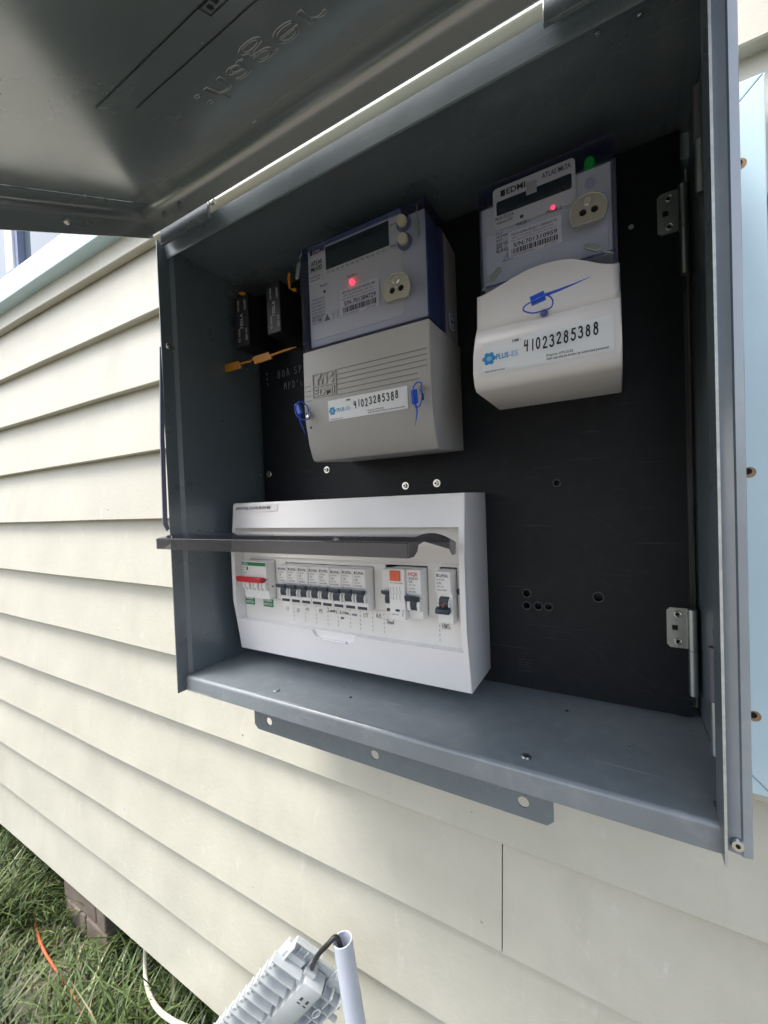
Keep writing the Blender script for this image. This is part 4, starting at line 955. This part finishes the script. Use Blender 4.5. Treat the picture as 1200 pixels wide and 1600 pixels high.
# ---- breakers: every module is a thing of its own
def breaker(name, x0, x1, label, group=None, on=True, brand=None, body=brk_m, ztop=BZ1, zbot=BZ0, y=YB, small=True, tog=navy_pl):
    wd = x1-x0; xc = (x0+x1)/2; y += random.uniform(-.0007, .0007); ztop += random.uniform(-.0004, .0004)
    r = thing(name, label, 'circuit breaker', (xc, -.02, zbot), group)
    zl = ztop-.0235
    b = MB(); b.prism([(-.013, ztop), (y+.0005, ztop), (y, ztop-.0006), (y, zl), (y+.0045, zl-.0012), (y+.0050, zbot+.0006), (y+.0060, zbot), (-.013, zbot)], x0+.0002, x1-.0002, 'x', .0004, 1); b.build('body', body, r)
    b = MB(); b.box(x0+.0012, x1-.0012, y-.0004, y-.0001, zl+.0012, ztop-.0012); lb = b.build('label', paper, r)
    if brand:
        t = TXT(); t.bar(x0+.0020, x0+.0034, ztop-.0062, ztop-.0028, y-.0006); t.add(brand, x0+.0038, y-.0006, ztop-.0062, .0034, wd-.0062, .012)
        t.add('DOMAE', x0+.002, y-.0006, ztop-.0098, .0016, wd*.5, 0); t.add('C20', x0+.0022, y-.0006, ztop-.0140, .0026, wd*.26, .006); t.add('230V~ 6kA', x0+.0022, y-.0006, ztop-.0175, .0018, wd*.42, 0); t.add('AS/NZS 60898', x0+.0020, y-.0006, ztop-.0212, .0016, wd*.62, 0)
        t.build('label_print', ink, lb)
    # toggle: collar, drum, lever
    zt_ = zl-.0015; yt = y+.0045
    b = MB()
    b.prism([(yt, zt_-.004), (yt-.0035, zt_-.006), (yt-.0055, zt_-.011), (yt-.0045, zt_-.0165), (yt, zt_-.0185)], x0+.0018, x0+wd*.20, 'x', .0004, 1)
    b.prism([(yt, zt_-.004), (yt-.0035, zt_-.006), (yt-.0055, zt_-.011), (yt-.0045, zt_-.0165), (yt, zt_-.0185)], x1-wd*.20, x1-.0018, 'x', .0004, 1)
    b.build('toggle_collar', brk_m, r, smooth=40)
    b = MB()
    b.prism([(yt-.0002, zt_-.0035), (yt-.0040, zt_-.0050), (yt-.0052, zt_-.0105), (yt-.0042, zt_-.0160), (yt-.0002, zt_-.0175)], x0+wd*.21, x1-wd*.21, 'x', .0004, 1)
    if on: b.prism([(yt-.0035, zt_-.0012), (yt-.0100, zt_+.0006), (yt-.0108, zt_-.0012), (yt-.0098, zt_-.0040), (yt-.0045, zt_-.0062)], x0+.0008, x1-.0008, 'x', .0006, 2)
    else: b.prism([(yt-.0045, zt_-.0140), (yt-.0098, zt_-.0160), (yt-.0108, zt_-.0188), (yt-.0098, zt_-.0210), (yt-.0030, zt_-.0200)], x0+.0008, x1-.0008, 'x', .0006, 2)
    tg = b.build('toggle', tog, r, smooth=40)
    if small:
        b = MB(); b.box(x0+.0022, x1-.0022, y+.0043, y+.0049, zbot+.0012, zbot+.0048, .0002); b.build('indicator_window', navy_pl, r)
    return r
ords = ['first', 'second', 'third', 'fourth', 'fifth', 'sixth', 'seventh', 'eighth']
words = ['L1', 'L2', 'P1', 'P2', 'Laundry', 'Kitchen', 'oven', 'C/T']
for i in range(8):
    breaker('circuit_breaker', kx0+i*bw, kx0+(i+1)*bw, 'white breaker with dark toggle, %s from the red main switch, over the note %s' % (ords[i], words[i]), 'row of eight white circuit breakers', True, 'CLIPSAL')
# main switch
r = thing('main_switch', 'white three pole main switch with red handle bar and green stripe', 'main switch', ((mx0+mx1)/2, -.02, BZ0))
zt_ = BZ1+.003; zl = zt_-.0235; yt = YB+.0045
b = MB(); b.prism([(-.013, zt_), (YB, zt_), (YB, zl), (yt, zl-.001), (yt+.0005, BZ0+.0005), (-.013, BZ0+.0005)], mx0, mx1, 'x', .0006, 1); b.build('body', brk_m, r)
b = MB(); b.box(mx0+.0010, mx1-.0010, YB-.0004, YB-.0001, zt_-.0062, zt_-.0012); gs = b.build('green_stripe', green_pl, r)
t = TXT(); t.add('CLIPSAL', mx0+.0018, YB-.0006, zt_-.0052, .0030, .0130, .012); t.build('stripe_text', paper, gs)
t = TXT(); t.add('Main', mx0+.0018, YB-.0003, zt_-.0100, .0022, .0065, 0); t.add('63A', mx0+.0018, YB-.0003, zt_-.0135, .0022, .005, 0); t.add('AS/NZS', mx0+.0018, YB-.0003, zt_-.0175, .0022, .009, 0); t.add('3P ~', mx0+.0018, YB-.0003, zt_-.0210, .0022, .007, 0); t.build('printed_text', ink, r)
b = MB(); b.box(mx0+.0105, mx0+.0138, YB-.0003, YB-.0001, zt_-.0130, zt_-.0078); b.build('green_square', green_pl, r)
pw = (mx1-mx0)/3
for k in range(3):
    xc = mx0+pw*(k+.5)+.001
    b = MB()
    b.prism([(yt, zl-.002), (yt-.0050, zl-.005), (yt-.0065, zl-.011), (yt-.0050, zl-.017), (yt, zl-.0195)], xc-pw*.38, xc-pw*.18, 'x', .0005, 1); b.prism([(yt, zl-.002), (yt-.0050, zl-.005), (yt-.0065, zl-.011), (yt-.0050, zl-.017), (yt, zl-.0195)], xc+pw*.18, xc+pw*.38, 'x', .0005, 1)
    b.prism([(yt, zl-.003), (yt-.0035, zl-.006), (yt-.0045, zl-.011), (yt-.0035, zl-.0155), (yt, zl-.0175)], xc-pw*.17, xc+pw*.17, 'x', .0005, 1)
    b.build('toggle_drum', brk_m, r, smooth=40)
b = MB(); b.prism([(yt-.0030, zl+.0010), (yt-.0120, zl+.0022), (yt-.0140, zl), (yt-.0125, zl-.0055), (yt-.0040, zl-.0062)], mx0-.0030, mx1-.0030, 'x', .0012, 2); b.build('handle_bar', red_pl, r, smooth=40)
b = MB(); b.cyl((mx1+.0001, -.078, BZ0+.018), (1, 0, 0), .0014, .0002, 10); b.build('side_hole', dark_hole, r)
# dark breaker half hidden by the wide one, the wide residual current device, the single one
breaker('circuit_breaker', rx0, rx1, 'narrow breaker with dark toggle just left of the orange test button', None, True, None, brk_m, BZ1+.001, BZ0, YB+.006)
def rcbo(x0, xm, x1):
    r = thing('residual_current_breaker', 'wide white safety switch with orange test button and dark toggle', 'safety switch', ((x0+x1)/2, -.02, BZ0-.003))
    zt, zb, y = BZ1+.0035, BZ0-.003, YB-.004
    b = MB(); b.prism([(-.013, zt), (y, zt), (y, zb), (-.013, zb)], x0+.0002, xm-.0002, 'x', .0006, 1); b.build('test_module', brk_m, r)
    yb = y+.004; zl = zt-.0285
    b = MB(); b.prism([(-.013, zt-.0005), (yb, zt-.0005), (yb, zl), (yb+.004, zl-.001), (yb+.005, zb+.001), (-.013, zb+.001)], xm+.0001, x1, 'x', .0006, 1); b.build('breaker_module', brk_m, r)
    b = MB(); b.box(x0+.0022, x0+.0022+.0135, y-.0016, y-.0001, zt-.0135, zt-.0015, .0005); tb = b.build('test_button', orange_pl, r)
    t = TXT(); t.add('T', x0+.0075, y-.0019, zt-.0095, .0040, .003, .0); t.build('button_letter', mat('dark_orange', (.5, .08, .03), .5), tb)
    t = TXT(); t.add('Push to test monthly', x0+.002, y-.0003, zt-.0165, .0017, (xm-x0)*.8, 0)
    for k in range(3):
        xx = x0+.006+k*.0042; t.ribbon([(xx, zt-.020), (xx, zt-.024), (xx+.002, zt-.028)], y-.0003, .0003); t.ribbon([(xx, zt-.028), (xx, zt-.036)], y-.0003, .0003)
    t.ribbon([(x0+.0025, zt-.021), (x0+.0025, zt-.034), (x0+.006, zt-.034)], y-.0003, .0003); t.bar(x0+.008, x0+.0135, zb+.0095, zb+.012, y-.0003); t.add('30mA 10A', x0+.003, y-.0003, zb+.005, .0018, .009, 0); t.add('ON', xm-.0045, y-.0003, zb+.010, .0018, .003, 0); t.bar(xm-.0036, xm-.0030, zb+.004, zb+.009, y-.0003)
    t.build('printed_text', ink, r)
    t = TXT(); t.add('HQE', xm+.0035, yb-.0003, zt-.0072, .0042, (x1-xm)*.62, .02); t.build('red_print', mat('red_ink', (.6, .03, .05), .5), r)
    t = TXT(); t.add('JVL8-32', xm+.0036, yb-.0003, zt-.0115, .0028, (x1-xm)*.62, .01); t.add('C20', xm+.0036, yb-.0003, zt-.0152, .0026, (x1-xm)*.25, .01); t.add('230V~ 50Hz', xm+.0036, yb-.0003, zt-.0185, .0016, (x1-xm)*.45, 0); t.add('I n 30mA', xm+.0036, yb-.0003, zt-.0225, .0016, (x1-xm)*.4, 0); t.add('IEC61009', xm+.0036, yb-.0003, zt-.0262, .0016, (x1-xm)*.45, 0); t.build('printed_text', ink, r)
    yt = yb+.004; zq = zl-.0015
    b = MB()
    for xa, xb in ((xm+.0010, xm+.0050), (x1-.0050, x1-.0010)): b.prism([(yt, zq-.003), (yt-.0055, zq-.006), (yt-.0070, zq-.011), (yt-.0050, zq-.017), (yt, zq-.019)], xa, xb, 'x', .0005, 1)
    b.build('toggle_collar', brk_m, r, smooth=40)
    b = MB(); b.prism([(yt, zq-.003), (yt-.0045, zq-.005), (yt-.0060, zq-.0105), (yt-.0042, zq-.016), (yt, zq-.018)], xm+.0052, x1-.0052, 'x', .0005, 1)
    b.prism([(yt-.0040, zq-.0008), (yt-.0110, zq+.0012), (yt-.0120, zq-.0010), (yt-.0100, zq-.0055), (yt-.0045, zq-.0070)], xm+.0005, x1-.0015, 'x', .0008, 2); b.build('toggle', navy_pl, r, smooth=40)
rcbo(rx1+.0006, rx2, rx3)
hw = breaker('circuit_breaker', hx0, hx1, 'lone breaker at the right end, toggle down with copper wires, over the note HWS', None, False, 'CLIPSAL', brk_m, BZ1+.0035, BZ0-.004, YB, False)
pts = [P(683, 941, YB-.004), P(688, 946, YB-.006), P(695, 942, YB-.008), P(702, 945, YB-.005)]
b = MB(); b.tube(pts, .0003, 5); b.tube([pts[1]+Vector((.002, 0, .001)), P(692, 950, YB-.008), P(694, 943, YB-.009)], .0003, 5); b.build('copper_wire', copper, hw)

# ================================================================== BELOW THE BOX
# ---- conduit with its black cable
c0 = P(535, 1468, -.06); c1 = P(556, 1600, -.06); ax = (c1-c0).normalized(); ln = (ZG+.0-c0.z)/ax.z
c1 = c0+ax*(ln*1.0)
cond = thing('conduit', 'open ended grey plastic conduit pipe standing below the box', 'conduit', c1)
ro, ri, n = .0138, .0118, 28; tq = ax.orthogonal().normalized(); uq = ax.cross(tq)
vs = []; fs = []
for (p, rr) in ((c0, ri), (c0, ro), (c1, ro), (c1, ri)):
    vs += [p+(tq*math.cos(2*math.pi*i/n)+uq*math.sin(2*math.pi*i/n))*rr for i in range(n)]
for k in range(4): fs += [(k*n+i, k*n+(i+1) % n, ((k+1) % 4)*n+(i+1) % n, ((k+1) % 4)*n+i) for i in range(n)]
b = MB(); b._f(vs, fs); b.build('pipe', conduit_m, cond, smooth=40)
A = Vector((.1020, -.075, -.404))
cb = [c0+ax*.05, c0+ax*.012+Vector((0, -.004, 0)), c0+Vector((-.006, -.006, .006)), P(510, 1478, -.075), P(497, 1492, -.07), P(489, 1508, -.062), P(484, 1525, -.050)]
sm2 = []
for i in range(len(cb)-1):
    p0, p1, p2, p3 = cb[max(0, i-1)], cb[i], cb[i+1], cb[min(len(cb)-1, i+2)]
    for k in range(6):
        u = k/6; sm2.append(.5*((2*p1)+(p2-p0)*u+(2*p0-5*p1+4*p2-p3)*u*u+(3*p1-p0-3*p2+p3)*u**3))
sm2.append(cb[-1])
b = MB(); b.tube(sm2, .0034, 8); o = b.build('black_cable', cable_bl, None, smooth=60); tag(o, 'black cable curving out of the conduit top into the ribbed plastic chassis', 'cable')
# ---- ribbed plastic chassis hanging beside the conduit
A = P(457, 1467, -.075); Q = P(560, 1541, -.034); WV = Q-A; wl = WV.length; WV.normalize()
UV = P(335, 1606, -.085)-A; UV = (UV-WV*UV.dot(WV)); UV.normalize(); NV = UV.cross(WV)
if NV.y > 0: NV = -NV
def dv(v): return A+UV*v.x+WV*v.y+NV*v.z
dev = thing('plastic_chassis', 'pale grey ribbed plastic chassis of an equipment box leaning beside the conduit', 'equipment chassis', dv(Vector((.62, wl/2, 0))))
UL = .62
b = MB(dv); b.box(.02, UL, .0, wl, -.012, -.008, .001); b.build('base_plate', device_m, dev)
b = MB(dv); b.box(.02, UL, .001, .036, -.0078, .004, .001); rail_ = b.build('terminal_rail', device_m, dev)
for k in range(22):
    u = .034+k*.0262
    b = MB(dv); b.box(u, u+.0030, -.010, .040, .0042, .017, .0006); b.build('rib', device_m, rail_)
    b = MB(dv); b.box(u+.006, u+.020, -.0085, .004, .0042, .012, .0012); b.box(u+.009, u+.017, -.0085, -.002, .0122, .018, .0012); b.build('clip', device_m, rail_)
b = MB(dv); b.box(-.002, .045, .006, .052, -.0075, -.0045, .0006); b.box(-.002, .000, .006, .052, -.0044, .001, .0004); b.box(.0002, .045, .006, .0082, -.0044, .008, .0004)
for k in range(3): b.box(.002, .043, .018+k*.012, .0190+k*.012, -.0044, .002)
b.build('entry_tray', device_m, dev)
b = MB(dv); b.box(.034, .15, .046, .078, -.0077, .016, .003); cvv = b.build('raised_cover', device_m, dev, smooth=40)
for k in range(2):
    b = MB(dv); b.box(.062, .070, .0575+k*.010, .0610+k*.010, .0161, .0166); b.build('slot', mat('slot_dark', (.06, .07, .08), .6) if 'slot_dark' not in MATS else MATS['slot_dark'], cvv)
    b = MB(dv); b.box(.076, .0785, .0575+k*.010, .0625+k*.010, .0161, .0166); b.build('slot', MATS['slot_dark'], cvv)
b = MB(dv); b.prism([(.026, .041), (.060, .041), (.072, .050), (.072, .058), (.026, .058)], -.0077, .008, 'z', .001); b.build('bracket', device_m, dev)
for k in range(9):
    b = MB(dv); b.box(.052+k*.028, .0540+k*.028, .0785, wl-.001, -.0077, .008, .0004); b.build('lattice_rib', device_m, dev)
for k in range(3):
    b = MB(dv); b.box(.040, UL, .081+k*.0145, .0825+k*.0145, -.0077, .0095, .0004); b.build('lattice_rib', device_m, dev)
b = MB(dv); b.tube([(.085+.012*math.cos(a), .094+.0042*math.sin(a), .0105) for a in [2*math.pi*i/20 for i in range(20)]], .0011, 6, closed=True); b.build('oval_boss', device_m, dev)
b = MB(dv); b.box(.006, .050, .082, .110, -.0077, -.0055, .0005); b.box(.006, .0075, .082, .110, -.0054, .006); b.build('entry_tray', device_m, dev)
b = MB(dv); b.box(.160, .45, .046, .078, -.0077, .010, .002); b.build('raised_cover', device_m, dev)
b = MB(dv); b.cyl((.095, wl-.0005, -.002), (0, 1, 0), .004, .014, 12); b.build('mounting_lug', device_m, dev, smooth=40)

# ---- cream cable hanging out from under the wall
z1_ = z_low
cpx = [(228, 1470, .045), (227, 1500, .045), (228, 1530, .035), (235, 1557, .02), (248, 1578, .0), (268, 1594, -.02), (292, 1606, -.04), (330, 1622, -.06)]
cc = [P(228, 1440, .05)] + [P(px, py, yy) for px, py, yy in cpx]
sm3 = []
for i in range(len(cc)-1):
    p0, p1, p2, p3 = cc[max(0, i-1)], cc[i], cc[i+1], cc[min(len(cc)-1, i+2)]
    for k in range(6):
        u = k/6; sm3.append(.5*((2*p1)+(p2-p0)*u+(2*p0-5*p1+4*p2-p3)*u*u+(3*p1-p0-3*p2+p3)*u**3))
sm3.append(cc[-1])
b = MB(); b.tube(sm3, .0052, 8); o = b.build('cream_cable', cable_cr, None, smooth=60); tag(o, 'cream cable hanging from under the wall over the grass', 'cable')
# ---- orange cord in the grass
rp = []
for i, (px, py) in enumerate(((0, 1335), (20, 1362), (45, 1408), (55, 1445), (66, 1480), (84, 1510), (100, 1535), (118, 1562), (132, 1590), (150, 1625))):
    zz = ZG+.018+.014*math.sin(i*1.9); q = Pz(px, py, zz); rp.append(q)
sm4 = []
for i in range(len(rp)-1):
    p0, p1, p2, p3 = rp[max(0, i-1)], rp[i], rp[i+1], rp[min(len(rp)-1, i+2)]
    for k in range(6):
        u = k/6; sm4.append(.5*((2*p1)+(p2-p0)*u+(2*p0-5*p1+4*p2-p3)*u*u+(3*p1-p0-3*p2+p3)*u**3))
b = MB(); b.tube(sm4, .0036, 8); o = b.build('orange_cord', rope_m, None, smooth=60); tag(o, 'orange cord lying in the long grass at the foot of the wall', 'cord')
# ---- grass
gm = bpy.data.materials.new('grass_blade'); gm.use_nodes = True; t = gm.node_tree; bs = t.nodes['Principled BSDF']; bs.inputs['Roughness'].default_value = .5
at_ = t.nodes.new('ShaderNodeAttribute'); at_.attribute_name = 'tint'; rp_ = t.nodes.new('ShaderNodeValToRGB')
rp_.color_ramp.elements[0].color = (.024, .045, .012, 1); rp_.color_ramp.elements[1].color = (.26, .23, .13, 1)
e = rp_.color_ramp.elements.new(.72); e.color = (.12, .18, .05, 1)
t.links.new(at_.outputs['Fac'], rp_.inputs[0]); t.links.new(rp_.outputs[0], bs.inputs['Base Color'])
verts, faces, tint = [], [], []
rg = random.Random(3)
def blade(x, y, h, lean, az, wd, tn):
    bx = len(verts); dxy = Vector((math.cos(az), math.sin(az), 0)); pr = Vector((-math.sin(az), math.cos(az), 0)); p = Vector((x, y, ZG-.002))
    for f, ww in ((0, 1), (.4, .85), (.75, .55)):
        c = p+dxy*lean*h*f*f*1.1+Vector((0, 0, h*(f-.22*lean*f*f))); verts.extend([c-pr*wd*ww, c+pr*wd*ww]); tint.extend([tn]*2)
    c = p+dxy*lean*h*1.1+Vector((0, 0, h*(1-.30*lean))); verts.append(c); tint.append(tn)
    faces.extend([(bx, bx+1, bx+3, bx+2), (bx+2, bx+3, bx+5, bx+4), (bx+4, bx+5, bx+6)])
clumps = [(rg.uniform(-2.3, .3), rg.uniform(-.55, .40)) for _ in range(420)] + [(rg.uniform(-1.9, -.15), rg.uniform(-.3, .16)) for _ in range(110)]
for cx, cyy in clumps:
    k = rg.randint(26, 62); hb = rg.uniform(.04, .17)*(0.55 if cyy > .16 else 1)*(.45 if -1.0 < cx < -.68 and -.12 < cyy < .05 else 1); tb = rg.uniform(.05, .72)
    for _ in range(k):
        blade(cx+rg.gauss(0, .035), cyy+rg.gauss(0, .035), hb*rg.uniform(.5, 1.25), rg.uniform(.2, 1.2), rg.uniform(0, 6.28), rg.uniform(.0014, .0034), min(1, max(0, tb+rg.gauss(0, .16)+(.35 if rg.random() < .07 else 0))))
for _ in range(9000):       # thatch lying on the soil
    blade(rg.uniform(-2, .2), rg.uniform(-.35, .3), rg.uniform(.012, .035), rg.uniform(.8, 2.2), rg.uniform(0, 6.28), rg.uniform(.0012, .003), rg.uniform(.45, 1))
for _ in range(2600):       # wider, sparser lawn further out
    blade(rg.uniform(-5, 4), rg.uniform(-5, -.5), rg.uniform(.05, .12), rg.uniform(.3, 1.1), rg.uniform(0, 6.28), rg.uniform(.004, .009), rg.uniform(.1, .6))
me = bpy.data.meshes.new('grass'); me.from_pydata([tuple(v) for v in verts], [], faces)
a_ = me.attributes.new('tint', 'FLOAT', 'POINT'); a_.data.foreach_set('value', tint)
o = link('grass', me, gm); o['kind'] = 'stuff'; o['label'] = 'long green and straw coloured grass along the foot of the wall'
